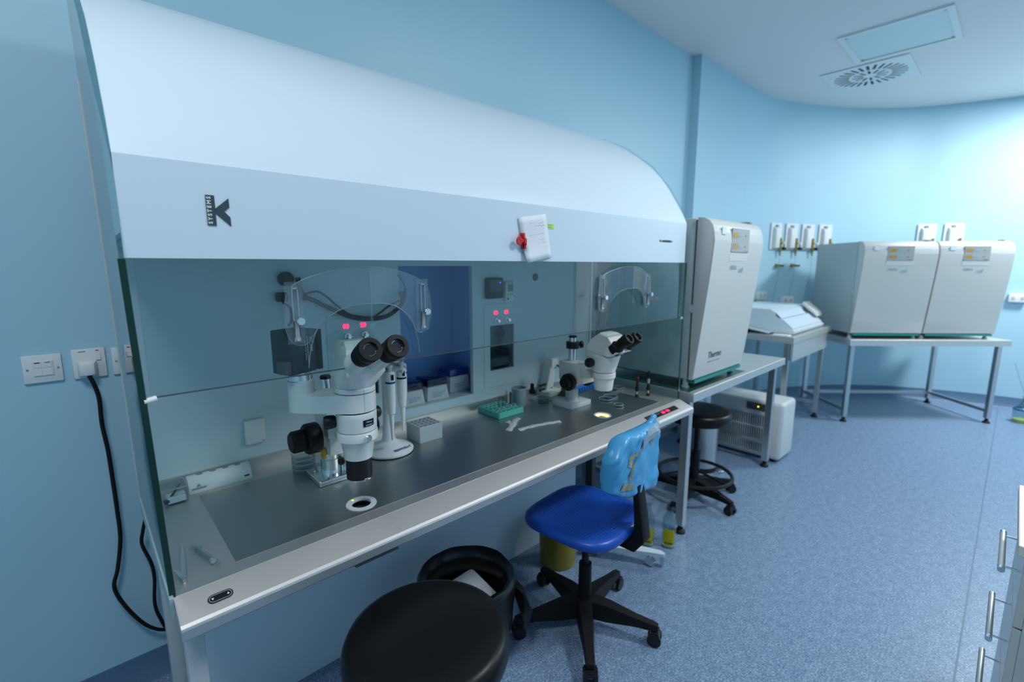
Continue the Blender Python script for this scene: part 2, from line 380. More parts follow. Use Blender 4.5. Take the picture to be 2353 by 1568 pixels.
bm = B(); box(bm, .088, .123, 1.10, 1.15, .05, .744, .003); box(bm, .088, .123, 1.585, 1.635, .05, .744, .003); box(bm, .088, .123, 1.10, 1.64, .0, .05, .003); mk('leg_frame', bm, 'lgrey', cab)
bm = B(); box(bm, 2.115, 2.15, 1.58, 1.63, .0, .744, .003); mk('leg_frame', bm, 'dgrey', cab)
bm = B(); box(bm, .127, 1.93, 1.555, 1.575, .0, .744); mk('knee_panel', bm, 'hood', cab)
# side panes with dark green ground edges
def pane_poly(): return [(1.098, ZB+.001), (1.1035, 1.64), (1.13, 1.70), (1.2, 1.81), (1.3, 1.925), (1.46, 2.042), (1.6, 2.11), (1.66, 2.12), (1.66, ZB+.001)]
def pane(xin, dirn):
    xo = lambda z: xin+((1.452-min(z, 1.452))*.0165 if dirn < 0 else 0)
    bm = B(); P = pane_poly(); A = [bm.verts.new((xo(z), y+.002, z)) for y, z in P]; C = [bm.verts.new((xo(z)+dirn*.0105, y+.002, z)) for y, z in P]
    skin(bm, [A, C]); g = mk('side_glass', bm, 'side', cab, smooth=0)
    bm = B(); A = []
    for z in (ZB+.002, 1.452):
        A.append([bm.verts.new((xo(z)+dx, y, z)) for dx, y in ((-.0003*dirn, 1.0995), (dirn*.0108, 1.0995), (dirn*.0108, 1.0965), (-.0003*dirn, 1.0965))])
    skin(bm, A); mk('ground_edge', bm, 'green_edge', g, smooth=0)
    bm = B(); A = []
    for z in (ZB-.02, 1.9):
        A.append([bm.verts.new((xo(z)+dx, y, z)) for dx, y in ((0, 1.66), (dirn*.012, 1.66), (dirn*.012, 1.667), (0, 1.667))])
    skin(bm, A); mk('rear_rail', bm, 'lgrey', g, smooth=0)
pane(.0715, -1); pane(XZ-.004, 1)
bm = B(); A = []
for y, z in ((1.0, .7175), (1.03, .7175)): pass
box(bm, XA-.012, XA-.004, 1.085, 1.66, .735, .778, .001, 1); mk('end_trim', bm, 'rim', cab)
# sash
bm = B(); box(bm, .085, XZ-.006, 1.1115, 1.1175, 1.188, 1.456); sash = mk('front_sash', bm, 'pane', cab, smooth=0)
bm = B(); box(bm, .085, XZ-.006, 1.1115, 1.1175, 1.1862, 1.188); mk('ground_edge', bm, 'dgrey', sash, smooth=0)
for x in (.0755, XZ-.008):
    bm = B(); cyl(bm, (x-.004, 1.100, 1.185), (x+.016, 1.106, 1.187), .0055, n=12); mk('sash_clip', bm, 'wplastic', cab)
# back panel with niche and two chamber windows
bp_ = B(); box(bp_, .085, XZ-.012, 1.66, 1.68, .797, 1.499); bpan = mk('back_panel', bp_, 'panel', cab, smooth=0)
c_ = B(); box(c_, .935, 1.30, 1.6, 1.75, .852, 1.438); box(c_, .682, .832, 1.6, 1.75, .946, 1.154); box(c_, 1.402, 1.556, 1.6, 1.75, .944, 1.16); cut(bpan, c_)
bm = B(); box(bm, .93, 1.31, 1.6805, 1.92, .835, .852); mk('niche_shelf', bm, 'panel', bpan)
bm = B(); box(bm, .928, .934, 1.6805, 1.92, .835, 1.45); box(bm, 1.36, 1.366, 1.6805, 1.92, .835, 1.45); box(bm, .928, 1.366, 1.6805, 1.92, 1.45, 1.456); mk('niche_sides', bm, 'niche', bpan)
bm = B(); box(bm, .934, 1.36, 1.915, 1.92, .852, 1.45); mk('niche_back', bm, 'niche', bpan)
bm = B(); box(bm, .938, 1.297, 1.6585, 1.660, .818, .848); mk('niche_sill', bm, 'hood', bpan)
for x0 in (.64, 1.366):
    # instrument plate
    bm = B(); box(bm, x0, x0+.215, 1.6575, 1.66, .862, 1.262, .001, 1); ip = mk('instrument_plate', bm, 'panel', cab, smooth=0)
    c_ = B(); wx0, wx1 = (x0+.036, x0+.19); box(c_, wx0, wx1, 1.6, 1.7, .944, 1.16); cut(ip, c_)
    bm = B()
    for a in ((wx0-.004, wx0, .94, 1.164), (wx1, wx1+.004, .94, 1.164), (wx0, wx1, .94, .944), (wx0, wx1, 1.16, 1.164)): box(bm, a[0], a[1], 1.6805, 1.80, a[2], a[3])
    box(bm, wx0-.004, wx1+.004, 1.80, 1.804, .94, 1.164); mk('chamber', bm, 'lgrey', ip, smooth=0)
    bm = B(); box(bm, wx0+.002, wx1-.002, 1.685, 1.79, .952, .995, .004); mk('tray', bm, 'wplastic', ip)
    bm = B(); box(bm, wx0, wx1, 1.667, 1.670, .944, 1.16); mk('window_pane', bm, 'darkglass', ip)
    for k in (.35, .66):
        bm = B(); lathe(bm, [(.012, 0), (.012, .004), (.008, .005), (.008, .02), (.007, .022), (0, .022)], (x0+.215*k, 1.6573, 1.182), (0, -1, 0), 20); cyl(bm, (x0+.215*k+.006, 1.64, 1.178), (x0+.215*k+.013, 1.638, 1.174), .003, n=8); mk('knob', bm, 'chrome', ip)
        t_ = '00' if x0 < 1 and k < .5 else ('20' if x0 < 1 else '88')
        txt('digits', t_, .021, 'led', ip, T(*(Vector((x0+.215*k-.004, 1.6572, 1.219))-cab.location))@FACE, bold=.0012)
bm = B(); cyl(bm, (1.703, 1.66, 1.382), (1.703, 1.6565, 1.382), .019, n=28); mk('cable_grommet', bm, 'dgrey', cab)
bm = B(); box(bm, .352, .413, 1.645, 1.66, .862, .942, .003); sp = mk('sensor_box', bm, 'wplastic', cab); marks('mark', .008, .005, 4, 'ink', sp, T(*(Vector((.405, 1.6448, .868))-cab.location))@FACE)
# stage rings
for i, (x, y, r) in enumerate(RINGS):
    rm = B(); tubering(rm, (x, y, ZB+.0008), (0, 0, 1), [(r*1.02, 0), (r*1.0, .0022), (r*.66, .0024), (r*.62, 0), (r*.62, -.004), (r*.74, -.004), (r*.78, 0)] if i == 0 else [(r*1.02, 0), (r*1.0, .002), (r*.84, .002), (r*.79, 0), (r*.79, -.006), (r*.80, -.006)], 48)
    rg = mk('stage_ring', rm, 'rim' if i else 'lgrey', cab)
    bm = B(); tubering(bm, (x, y, ZB-.03), (0, 0, 1), [(r*.79, 0), (r*.79, .028), (r*.785, .028), (r*.785, 0)], 40); mk('well_wall', bm, 'warm' if i else 'dgrey', rg)
    bm = B(); cyl(bm, (x, y, ZB-.034), (x, y, ZB-.03), r*.79, n=40); mk('well_floor', bm, 'screen' if i == 0 else 'dgrey', rg)
    if i == 0:
        bm = B(); lathe(bm, [(.003, 0), (.003, .001), (0, .0015)], (x-.012, y+.030, ZB+.003), n=12); mk('indicator', bm, 'ledy', rg)
        bm = B(); cyl(bm, (x, y, ZB-.012), (x, y, ZB-.010), r*.79, n=40); mk('glass_insert', bm, 'darkglass', rg)
    else:
        bm = B(); box(bm, x-.020, x+.02, y-.010, y+.022, ZB-.03, ZB-.008, .004); mk('mirror_block', bm, 'dgrey', rg)
# switch pill and control strip on the sloped front edge
SL = math.atan2(ZB-.7505, 1.0905-1.024)
def slope(x, y): return T(x, y, .7505+(y-1.024)*math.tan(SL)+.0003)@RX(SL)
def pill(L, W, n=10):
    r = W/2; return [((L/2-r)+r*math.cos(a), r*math.sin(a)) for a in [(-PI/2)+PI*i/n for i in range(n+1)]]+[(-(L/2-r)+r*math.cos(a), r*math.sin(a)) for a in [PI/2+PI*i/n for i in range(n+1)]]
mt = Matrix.Translation(-cab.location)@slope(.152, 1.052)
bm = B(); prism(bm, pill(.046, .021), 'z', 0, .0012); xf(bm, mt); sw = mk('lift_switch', bm, 'blackm', cab, w=False)
bm = B(); P = pill(.041, .0165); Q = pill(.039, .0145)
a_ = [bm.verts.new((p[0], p[1], .0014)) for p in P]; b_ = [bm.verts.new((p[0], p[1], .0014)) for p in Q]
for i in range(len(P)): bm.faces.new((a_[i], a_[(i+1) % len(P)], b_[(i+1) % len(P)], b_[i]))
xf(bm, mt); mk('outline', bm, 'rim', sw, w=False)
for s in (-1, 1):
    bm = B(); prism(bm, [(s*.014-.0022, -.002*s), (s*.014+.0022, -.002*s), (s*.014, .003*s)], 'z', .0012, .0015); xf(bm, mt); mk('arrow', bm, 'wplastic', sw, w=False)
mt = Matrix.Translation(-cab.location)@slope(1.935, 1.056)
bm = B(); box(bm, -.135, .135, -.014, .014, 0, .0012, .0005, 1); xf(bm, mt); cp = mk('control_strip', bm, 'blackm', cab, w=False)
for k in (.010, .050):
    bm = B(); box(bm, k-.012, k+.012, -.006, .006, .0012, .0016); xf(bm, mt); mk('digits', bm, 'led', cp, w=False)
for k in range(9):
    bm = B(); cyl(bm, (-.125+k*.013, .003, .0012), (-.125+k*.013, .003, .0016), .0025, n=8); xf(bm, mt); mk('button', bm, 'mgrey', cp, w=False)
# logo and small lettering on the fascia
OFF = -cab.location
bm = B(); prism(bm, [(.2065, 1.5185), (.2215, 1.5185), (.2215, 1.5770), (.2065, 1.5770)], 'y', 1.1045, 1.1062)
prism(bm, [(.2210, 1.5520), (.2228, 1.5525), (.2462, 1.5735), (.2466, 1.5560), (.2372, 1.5468), (.2468, 1.5362), (.2470, 1.5188), (.2228, 1.5415), (.2210, 1.5425)], 'y', 1.1045, 1.1062)
lg = mk('logo', bm, 'logo', cab, smooth=0)
txt('logo_lettering', 'SYSTEMS', .0098, 'wplastic', lg, T(*(Vector((.2118, 1.1043, 1.5478))+OFF))@FACE@RZ(PI/2), bold=.0003, sp=1.5)
marks('model_lettering', .112, .011, 26, 'blackink', cab, T(*(Vector((1.98, 1.1052, 1.549))+OFF))@FACE)

# ---- breath shields on the sash
def shield(cx, label):
    t = thing('breath_shield', label, 'shield', (cx, 1.112, 1.30))
    half = [(0, .1365), (.05, .134), (.10, .124), (.145, .109), (.172, .092), (.188, .062), (.192, .02), (.190, -.005), (.180, -.03), (.160, -.041), (.142, -.035), (.128, -.012), (.110, .010), (.078, .034), (.04, .0455), (0, .048)]
    full = half+[(-x, z) for x, z in half[-2:0:-1]]
    yy = lambda x: -.012-.030*max(0, 1-abs(x)/.15)
    bm = B(); N = len(half)
    # lofted strips from outline to arch so that the sheet can fold at its centre
    up = half[:9]; lo = [(0, .048), (.04, .0455), (.078, .034), (.110, .010), (.128, -.012), (.142, -.035), (.155, -.040), (.165, -.039), (.180, -.03)]
    for s in (1, -1):
        for (a, b, c, d) in zip(up[:-1], up[1:], lo[1:], lo[:-1]):
            q = []
            for dy in (0, .002): q.append([bm.verts.new((s*p[0], yy(p[0])+dy, p[1])) for p in (a, b, c, d)])
            skin(bm, q)
    bmesh.ops.remove_doubles(bm, verts=bm.verts, dist=.0004)
    mk('visor', bm, 'acryl', t, w=False, smooth=0)
    arch = [(-.148, -.095), (-.142, -.055), (-.128, -.012), (-.110, .010), (-.078, .034), (-.04, .0455), (0, .048), (.04, .0455), (.078, .034), (.11, .010), (.128, -.012), (.142, -.055), (.148, -.095)]
    bm = B(); tube(bm, [(x, yy(x)-.004, z) for x, z in arch], .0011, 6); mk('arch_rim', bm, 'rimdark', t, w=False)
    bm = B(); tube(bm, [(x, yy(x), z) for x, z in half]+[(-x, yy(x), z) for x, z in half[-2::-1]], .0007, 6, 3); mk('edge_rim', bm, 'rimdark', t, w=False)
    bm = B(); box(bm, -.002, .002, -.0455, -.043, .0, .128); box(bm, -.007, .007, -.047, -.043, -.012, .002); mk('centre_rib', bm, 'acryl', t, w=False)
    for s in (-1, 1):
        x = s*.166
        bm = B(); box(bm, x-.022, x+.016, -.0145, -.0125, -.036, .104, .0008, 1); wg = mk('side_flap', bm, 'acryl', t, w=False)
        bm = B(); box(bm, x-.0085, x-.0065, -.017, -.0145, -.022, .09); box(bm, x+.0035, x+.0055, -.017, -.0145, -.022, .09); box(bm, x-.0085, x+.0055, -.017, -.0145, -.031, .018, .0005, 1); box(bm, x-.0085, x+.0055, -.017, -.0145, .088, .091); mk('slotted_bar', bm, 'mgrey', t, w=False)
        for z, r in ((.017, .003), (-.026, .003)):
            bm = B(); cyl(bm, (x-.001, -.0165, z), (x-.001, -.019, z), r, n=12); mk('screw', bm, 'chrome', t, w=False)
        bm = B(); lathe(bm, [(.004, 0), (.004, .008), (.0095, .009), (.0095, .016), (.008, .018), (0, .018)], (x+.004, -.0145, .016), (0, -1, 0), 24); mk('knob', bm, 'chrome', t, w=False)
    return t
shield(.525, 'clear acrylic breath shield in front of the larger microscope with camera')
shield(1.67, 'clear acrylic breath shield in front of the microscope without camera')

# ---- note, clip, tag on the fascia
nt = thing('paper_note', 'white handwritten paper note held by a red clip on the fascia', 'note', (1.12, 1.105, 1.53))
bm = B(); g = []
for i in range(9):
    row = []; v = i/8
    for j in range(7):
        u = j/6; x = 1.052+.012*(v)+u*.122+v*.02+(u*.005); z = 1.590-v*.142+u*.020
        y = 1.1035-.0015-.010*max(0, v-.55)**1.5*4*(1-u)-.002*math.sin(u*3)
        row.append(bm.verts.new((x, y, z)))
    g.append(row)
for i in range(8):
    for j in range(6): bm.faces.new((g[i][j], g[i][j+1], g[i+1][j+1], g[i+1][j]))
so = mk('sheet', bm, 'paper', nt); sm = so.modifiers.new('thick', 'SOLIDIFY'); sm.thickness = .0003
for k, (x, z, L) in enumerate([(1.10, 1.575, .035), (1.14, 1.577, .026), (1.125, 1.567, .03), (1.15, 1.57, .022), (1.10, 1.535, .07), (1.12, 1.52, .05), (1.115, 1.508, .06), (1.13, 1.495, .055), (1.12, 1.483, .06), (1.135, 1.472, .05), (1.125, 1.462, .045)]):
    bm = B(); P = [(x+L*i/9, 1.1003, z+L*i/9*.17+random.uniform(-.0016, .0016)) for i in range(10)]; tube(bm, P, .0005, 4, 2); mk('handwriting', bm, 'ink', nt)
cl = thing('bulldog_clip', 'red metal bulldog clip gripping the paper note', 'clip', (1.075, 1.104, 1.51))
for a in ((1.073, -.0), ):
    bm = B(); prism(bm, [(1.066, 1.5425), (1.0755, 1.543), (1.0815, 1.493), (1.072, 1.492)], 'y', 1.0935, 1.097); mk('jaw', bm, 'red', cl, bev=.001)
    bm = B(); prism(bm, [(1.062, 1.5425), (1.066, 1.543), (1.073, 1.493), (1.068, 1.492)], 'y', 1.097, 1.104); mk('jaw', bm, 'red', cl)
    bm = B(); prism(bm, [(1.064, 1.529), (1.077, 1.525), (1.076, 1.503), (1.066, 1.507)], 'y', 1.086, 1.0935); prism(bm, [(1.055, 1.521), (1.068, 1.523), (1.068, 1.511), (1.055, 1.513)], 'y', 1.088, 1.094); mk('spring', bm, 'red', cl, bev=.0015)
    bm = B(); tubering(bm, (1.046, 1.091, 1.517), (0, -1, 0), [(.004, -.001), (.0125, -.001), (.0135, .001), (.0125, .003), (.004, .003)], 24); mk('thumb_loop', bm, 'red', cl)
tg = thing('label_tag', 'small fluorescent green tag beside the paper note on the fascia', 'tag', (1.20, 1.105, 1.572))
bm = B(); prism(bm, [(1.180, 1.5805), (1.224, 1.5795), (1.224, 1.5635), (1.186, 1.5635)], 'y', 1.1046, 1.1054); mk('strip', bm, 'greentag', tg, smooth=0)
for z in (1.5755, 1.5685):
    bm = B(); box(bm, 1.190, 1.213, 1.1040, 1.1046, z-.0011, z+.0011); mk('print_line', bm, 'mgrey', tg, smooth=0)

# ---- two thermometers on the back panel
t = thing('digital_thermometer', 'square black digital thermometer on the white back panel', 'thermometer', (1.42, 1.66, 1.29))
bm = B(); box(bm, 1.370, 1.470, 1.635, 1.659, 1.288, 1.384, .008, 3); mk('case', bm, 'black', t)
bm = B(); box(bm, 1.382, 1.459, 1.6335, 1.636, 1.322, 1.374); mk('screen', bm, 'screen', t)
bm = B(); cyl(bm, (1.445, 1.634, 1.362), (1.445, 1.6325, 1.362), .003, n=10); mk('indicator', bm, 'ledb', t)
for k in range(3):
    bm = B(); box(bm, 1.388+k*.024, 1.404+k*.024, 1.6335, 1.636, 1.300, 1.308, .001, 1); mk('button', bm, 'dgrey', t)
t = thing('pocket_thermometer', 'small white digital thermometer beside the square black one', 'thermometer', (1.518, 1.66, 1.27))
bm = B(); box(bm, 1.490, 1.546, 1.643, 1.659, 1.270, 1.362, .004, 2); mk('case', bm, 'wplastic', t)
bm = B(); box(bm, 1.501, 1.536, 1.6418, 1.6435, 1.318, 1.353); mk('screen', bm, 'lcd', t)
for k in range(3):
    bm = B(); cyl(bm, (1.504+k*.014, 1.6435, 1.303), (1.504+k*.014, 1.6418, 1.303), .0035, n=10); mk('button', bm, 'mgrey', t)
bm = B(); cyl(bm, (1.502, 1.6435, 1.283), (1.502, 1.6418, 1.283), .005, n=12); mk('button', bm, 'dgrey', t)

# ---- cables on the back panel
t = thing('camera_cable', 'black cable bundle looped across the back panel above the large microscope', 'cable', (.56, 1.64, 1.33))
bm = B(); tube(bm, [(.55, 1.645, 1.40), (.56, 1.64, 1.345), (.60, 1.632, 1.318), (.66, 1.63, 1.285), (.72, 1.63, 1.256), (.79, 1.63, 1.243), (.86, 1.63, 1.248), (.91, 1.63, 1.275), (.938, 1.63, 1.31), (.946, 1.632, 1.35), (.938, 1.64, 1.385), (.925, 1.65, 1.405)], lambda u: .0085 if u < .72 else max(.0035, .0085-.012*(u-.72)/.28), 8); mk('bundle', bm, 'rubber', t)
bm = B(); tube(bm, [(.57, 1.64, 1.345), (.605, 1.63, 1.352), (.64, 1.63, 1.330), (.67, 1.628, 1.300), (.71, 1.626, 1.268), (.75, 1.625, 1.256), (.80, 1.624, 1.25), (.83, 1.626, 1.262), (.87, 1.63, 1.285), (.92, 1.632, 1.305)], .004, 6); mk('thin_lead', bm, 'rubber', t)
bm = B(); tube(bm, [(.50, 1.635, 1.352), (.488, 1.63, 1.335), (.497, 1.63, 1.318), (.515, 1.632, 1.30), (.512, 1.62, 1.26), (.49, 1.58, 1.25)], .004, 6); mk('loop', bm, 'rubber', t)
bm = B(); lathe(bm, [(.010, 0), (.024, .004), (.024, .02), (.018, .024), (0, .024)], (.513, 1.66, 1.396), (0, -1, 0), 20); mk('plug_socket', bm, 'rubber', t)
bm = B(); box(bm, .478, .512, 1.628, 1.66, 1.322, 1.352, .006, 2); mk('plug', bm, 'rubber', t)
for p in ((.56, 1.335), (.935, 1.315), (.93, 1.33)):
    bm = B(); box(bm, p[0]-.006, p[0]+.006, 1.618, 1.645, p[1]-.012, p[1]+.012, .002, 1); mk('cable_tie', bm, 'rubber', t)

# ================================================================== MICROSCOPE WITH CAMERA
AX, AY = .526, 1.19
t = thing('stereo_microscope', 'large ivory stereo microscope with black eyepieces and dark camera on its side port', 'microscope', (.535, 1.42, ZB+.0006))
bm = B(); box(bm, .476, .640, 1.362, 1.478, ZB+.0006, ZB+.020, .005, 3); mk('base_plate', bm, 'chrome', t)
bm = B(); lathe(bm, [(.030, 0), (.030, .045), (.027, .046), (.027, .075), (.022, .078), (0, .078)], (.535, 1.42, ZB+.020)); mk('column_collar', bm, 'chrome', t)
bm = B(); cyl(bm, (.535, 1.42, ZB+.09), (.535, 1.42, 1.096), .0135); mk('column', bm, 'chrome', t)
bm = B(); lathe(bm, [(.016, 0), (.016, .006), (.014, .010), (0, .010)], (.535, 1.42, 1.096)); mk('column_cap', bm, 'black', t)
bm = B(); cyl(bm, (.585, 1.385, ZB+.02), (.585, 1.385, ZB+.10), .011); cyl(bm, (.568, 1.40, ZB+.02), (.568, 1.40, ZB+.085), .009); mk('guide_rods', bm, 'chrome', t)
bm = B(); box(bm, .503, .575, 1.345, 1.45, .925, 1.035, .008, 2); box(bm, .512, .565, 1.36, 1.44, .865, .925, .006, 2); mk('focus_block', bm, 'scope', t)
bm = B(); prism(bm, [(.505, 1.35), (.573, 1.35), (.570, 1.24), (.50, 1.24)], 'z', .968, 1.000); prism(bm, [(1.35, .925), (1.35, .97), (1.25, .97), (1.25, .955)], 'x', .525, .55); mk('arm', bm, 'scope', t, bev=.004)
for s in (-1, 1):
    x0 = .535+s*.044
    bm = B(); lathe(bm, [(.012, 0), (.012, .006), (.042, .008), (.0455, .014), (.0455, .042), (.041, .048), (.030, .049), (.030, .052), (.0325, .054), (.032, .082), (.026, .088), (0, .088)], (x0, 1.365, .937), (s, 0, 0), 36); mk('focus_knob', bm, 'blackm', t)
bm = B(); cyl(bm, (.575, 1.30, .875), (.56, 1.24, .878), .003, n=8); lathe(bm, [(.006, 0), (.010, .003), (.010, .018), (.006, .02), (0, .02)], (.52, 1.30, .873), (-.3, -.9, .05), 16); mk('clamp_knob', bm, 'black', t)
bm = B(); box(bm, .500, .510, 1.385, 1.405, .855, .885, .001, 1); mk('warning_sticker', bm, mat('orange sticker', (.55, .33, .02), .5), t)
# optical body
lm = B(); lathe(lm, [(.033, 0), (.0345, .001), (.0345, .058), (.033, .060), (0, .060)], (AX, AY, .857), n=40); mk('objective', lm, 'black', t)
bm = B(); lathe(bm, [(.0335, 0), (.0348, .0005), (.0348, .003), (.0335, .0035)], (AX, AY, .8565), n=40); mk('objective_ring', bm, 'chrome', t)
marks('objective_lettering', .014, .0025, 9, 'wplastic', t, T(*(Vector((AX+.004, AY-.0347, .862))-t.location))@FACE)
bm = B(); lathe(bm, [(.034, 0), (.0375, .002), (.0435, .046), (.0475, .052), (.0475, .056), (0, .056)], (AX, AY, .915), n=40); mk('lens_barrel', bm, 'scope', t)
bm = B(); lathe(bm, [(.050, 0), (.0545, .003), (.0545, .024), (.053, .027), (0, .027)], (AX, AY, .970), n=40); prism(bm, [(.49, 1.22), (.565, 1.22), (.575, 1.30), (.50, 1.30)], 'z', .972, .995); mk('holder_ring', bm, 'scope', t)
bm = B(); lathe(bm, [(.008, 0), (.0095, .001), (.0095, .006), (.008, .008), (0, .008)], (AX+.004, AY-.0535, .984), (.08, -1, 0), 20); mk('lock_screw', bm, 'chrome', t)
bm = B(); lathe(bm, [(.0505, 0), (.0525, .002), (.0535, .040), (.0535, .050), (.052, .053), (0, .053)], (AX, AY, .998), n=44); mk('zoom_body', bm, 'scope', t)
for s in (-1, 1):
    bm = B(); lathe(bm, [(.012, 0), (.017, .003), (.0185, .012), (.0185, .026), (.016, .031), (0, .031)], (AX+s*.048, AY+.022, 1.024), (s, .25, 0), 24); mk('zoom_knob', bm, 'black', t)
bm = B(); n_ = 10; A = []
for z, k in ((1.016, .62), (1.034, .62)):
    A += [[bm.verts.new((AX+(.0533+d)*math.sin(a)*1.0, AY-(.0533+d)*math.cos(a), z+(0 if k else 0))) for a in [-.12+.62*i/n_ for i in range(n_+1)]] for d in (0, .0012)]
a0, a1, b0, b1 = A
for i in range(n_): bm.faces.new((a1[i], a1[i+1], b1[i+1], b1[i])); bm.faces.new((a0[i], a0[i+1], a1[i+1], a1[i])); bm.faces.new((b0[i], b0[i+1], b1[i+1], b1[i]))
npl = mk('name_plate', bm, 'blackm', t)
txt('plate_lettering', 'Nikon', .0075, 'lgrey', npl, T(*(Vector((AX+.0105, AY-.0548+.0006, 1.0285))-t.location))@FACE@RY(.2))
marks('plate_lettering', .022, .0032, 13, 'lgrey', npl, T(*(Vector((AX+.0105, AY-.0548+.0006, 1.0205))-t.location))@FACE@RY(.2))
bm = B(); lathe(bm, [(.048, 0), (.048, .004)], (AX, AY, 1.050), n=40); mk('seam_ring', bm, 'black', t)
# beam splitter arm to the camera port
PX, PY = .418, 1.285
bm = B(); hull(bm, [(*p[:2], z) for z in (1.055, 1.104) for p in circ((AX, AY), .0535, 0, 36)]+[(*p[:2], z) for z in (1.052, 1.098) for p in circ((PX, PY), .033, 0, 28)]); mk('beam_splitter', bm, 'scope', t, smooth=50)
bm = B(); lathe(bm, [(.031, 0), (.034, .003), (.0335, .085), (.030, .088), (0, .088)], (PX, PY, 1.050), n=32); mk('camera_port', bm, 'scope', t)
bm = B(); lathe(bm, [(.0305, 0), (.0305, .014), (.024, .015), (.024, .02)], (PX, PY, 1.138), n=32); mk('port_ring', bm, 'chrome', t)
Mc = T(PX-.004, PY+.010, 1.158)@RZ(math.radians(24))
cm_ = B(); box(cm_, -.045, .036, -.037, .037, 0, .115, .004, 2); xf(cm_, Mc); cam_o = mk('camera', cm_, 'slate', t)
bm = B(); box(bm, .036, .050, -.045, .045, .002, .112, .002, 1); xf(bm, Mc); mk('camera_heatsink', bm, 'blackm', cam_o)
bm = B(); box(bm, -.062, -.045, -.034, .004, .004, .038, .003, 1); xf(bm, Mc); mk('camera_socket', bm, 'dgrey', cam_o)
bm = B(); box(bm, .006, .0075, -.0376, -.037, .02, .098); xf(bm, Mc); mk('stripe', bm, 'lgrey', cam_o)
txt('camera_lettering', 'XCAM', .014, 'lgrey', cam_o, Matrix.Translation(-t.location)@Mc@T(.018, -.0374, .075)@FACE@RZ(-PI/2))
marks('camera_lettering', .05, .0028, 24, 'lgrey', cam_o, Matrix.Translation(-t.location)@Mc@T(.000, -.0374, .06)@FACE@RZ(-PI/2))
# head
bm = B(); lathe(bm, [(.0515, 0), (.0535, .002), (.0535, .012), (.052, .014), (0, .014)], (AX, AY, 1.106), n=40); mk('head_ring', bm, 'scope', t)
bm = B(); hull(bm, circ((AX, AY), .051, 1.120, 30)+circ((AX, AY+.004), .0535, 1.150, 30)+[(AX+sx*.053, 1.115, z) for sx in (-1, 1) for z in (1.165, 1.20)]+[(AX+sx*.044, 1.13, 1.228) for sx in (-1, 1)]+[(AX+sx*.05, 1.225, 1.195) for sx in (-1, 1)]+[(AX+sx*.034, 1.215, 1.243) for sx in (-1, 1)]+[(AX+sx*.036, 1.16, 1.247) for sx in (-1, 1)])
hd = mk('head', bm, 'scope', t, smooth=40, bev=.0)
sb = hd.modifiers.new('soft', 'BEVEL'); sb.width = .006; sb.segments = 3; sb.angle_limit = .35
for s in (-1, 1):
    e0 = Vector((AX+s*.029, 1.135, 1.186)); e1 = Vector((AX+s*.0345, 1.062, 1.222)); e2 = Vector((AX+s*.0355, 1.010, 1.2475)); d = (e2-e1).normalized()
    bm = B(); lathe(bm, [(.0275, 0), (.0275, .035), (.0255, .05), (.0245, (e1-e0).length), (0, (e1-e0).length)], e0, e1-e0, 32); mk('eye_tube', bm, 'scope', t)
    bm = B(); lathe(bm, [(.0255, -.006), (.0265, 0), (.0265, .008), (.0250, .010), (.0280, .013), (.0280, .026), (.0268, .029), (.0295, .033), (.0300, .054), (.0285, .058), (.0175, .058), (.0155, .048), (0, .047)], e1, d, 36); ey = mk('eyepiece', bm, 'blackm', t)
    bm = B(); lathe(bm, [(.0155, .0475), (.0155, .0505), (.0140, .0510), (.0138, .0488), (0, .0485)], e1, d, 28); mk('lens_cell', bm, 'lens', ey)
    bm = B(); tubering(bm, e1, d, [(.0145, .049), (.0152, .049), (.0152, .0515), (.0145, .0515)], 28); mk('lens_rim', bm, 'chrome', ey)
bm = B(); box(bm, AX-.0003, AX+.0003, AY-.0536, AY-.0532, 1.056, 1.118); mk('seam_line', bm, 'dgrey', t)

# ================================================================== SECOND MICROSCOPE
BX, BY = 1.672, 1.201
t = thing('stereo_microscope', 'smaller cream stereo microscope on a chrome pole with square grey base, no camera', 'microscope', (1.70, 1.405, ZB+.0006))
bm = B(); box(bm, 1.625, 1.772, 1.342, 1.462, ZB+.0006, ZB+.026, .003, 2); mk('base_plate', bm, 'lgrey', t)
bm = B(); lathe(bm, [(.030, 0), (.030, .050), (.028, .053), (0, .053)], (1.70, 1.405, ZB+.026)); mk('column_collar', bm, 'lgrey', t)
bm = B(); cyl(bm, (1.70, 1.405, ZB+.07), (1.70, 1.405, 1.108), .0185); mk('column', bm, 'chrome', t)
bm = B(); lathe(bm, [(.0195, 0), (.0195, .006), (.017, .008), (0, .008)], (1.70, 1.405, 1.104)); mk('column_cap', bm, 'black', t)
bm = B(); lathe(bm, [(.030, 0), (.031, .002), (.031, .030), (.030, .032), (0, .032)], (1.70, 1.405, 1.052)); lathe(bm, [(.006, 0), (.006, .008), (.017, .010), (.017, .02), (.014, .022), (0, .022)], (1.725, 1.39, 1.068), (.85, -.5, 0), 20); mk('stop_collar', bm, 'black', t)
bm = B(); box(bm, 1.655, 1.742, 1.30, 1.452, .900, .992, .008, 2); hull(bm, [(x, 1.33, z) for x in (1.655, 1.735) for z in (.90, .96)]+[(x, 1.40, .862) for x in (1.67, 1.725)]+[(x, 1.44, .862) for x in (1.67, 1.725)]+[(x, 1.44, .93) for x in (1.66, 1.735)]); mk('focus_block', bm, 'cream', t, smooth=30)
bm = B(); hull(bm, [(BX+x, 1.33, z) for x in (-.015, .06) for z in (.93, .975)]+[(BX+x, 1.245, z) for x in (-.04, .04) for z in (.944, .975)]); mk('arm', bm, 'cream', t, smooth=30)
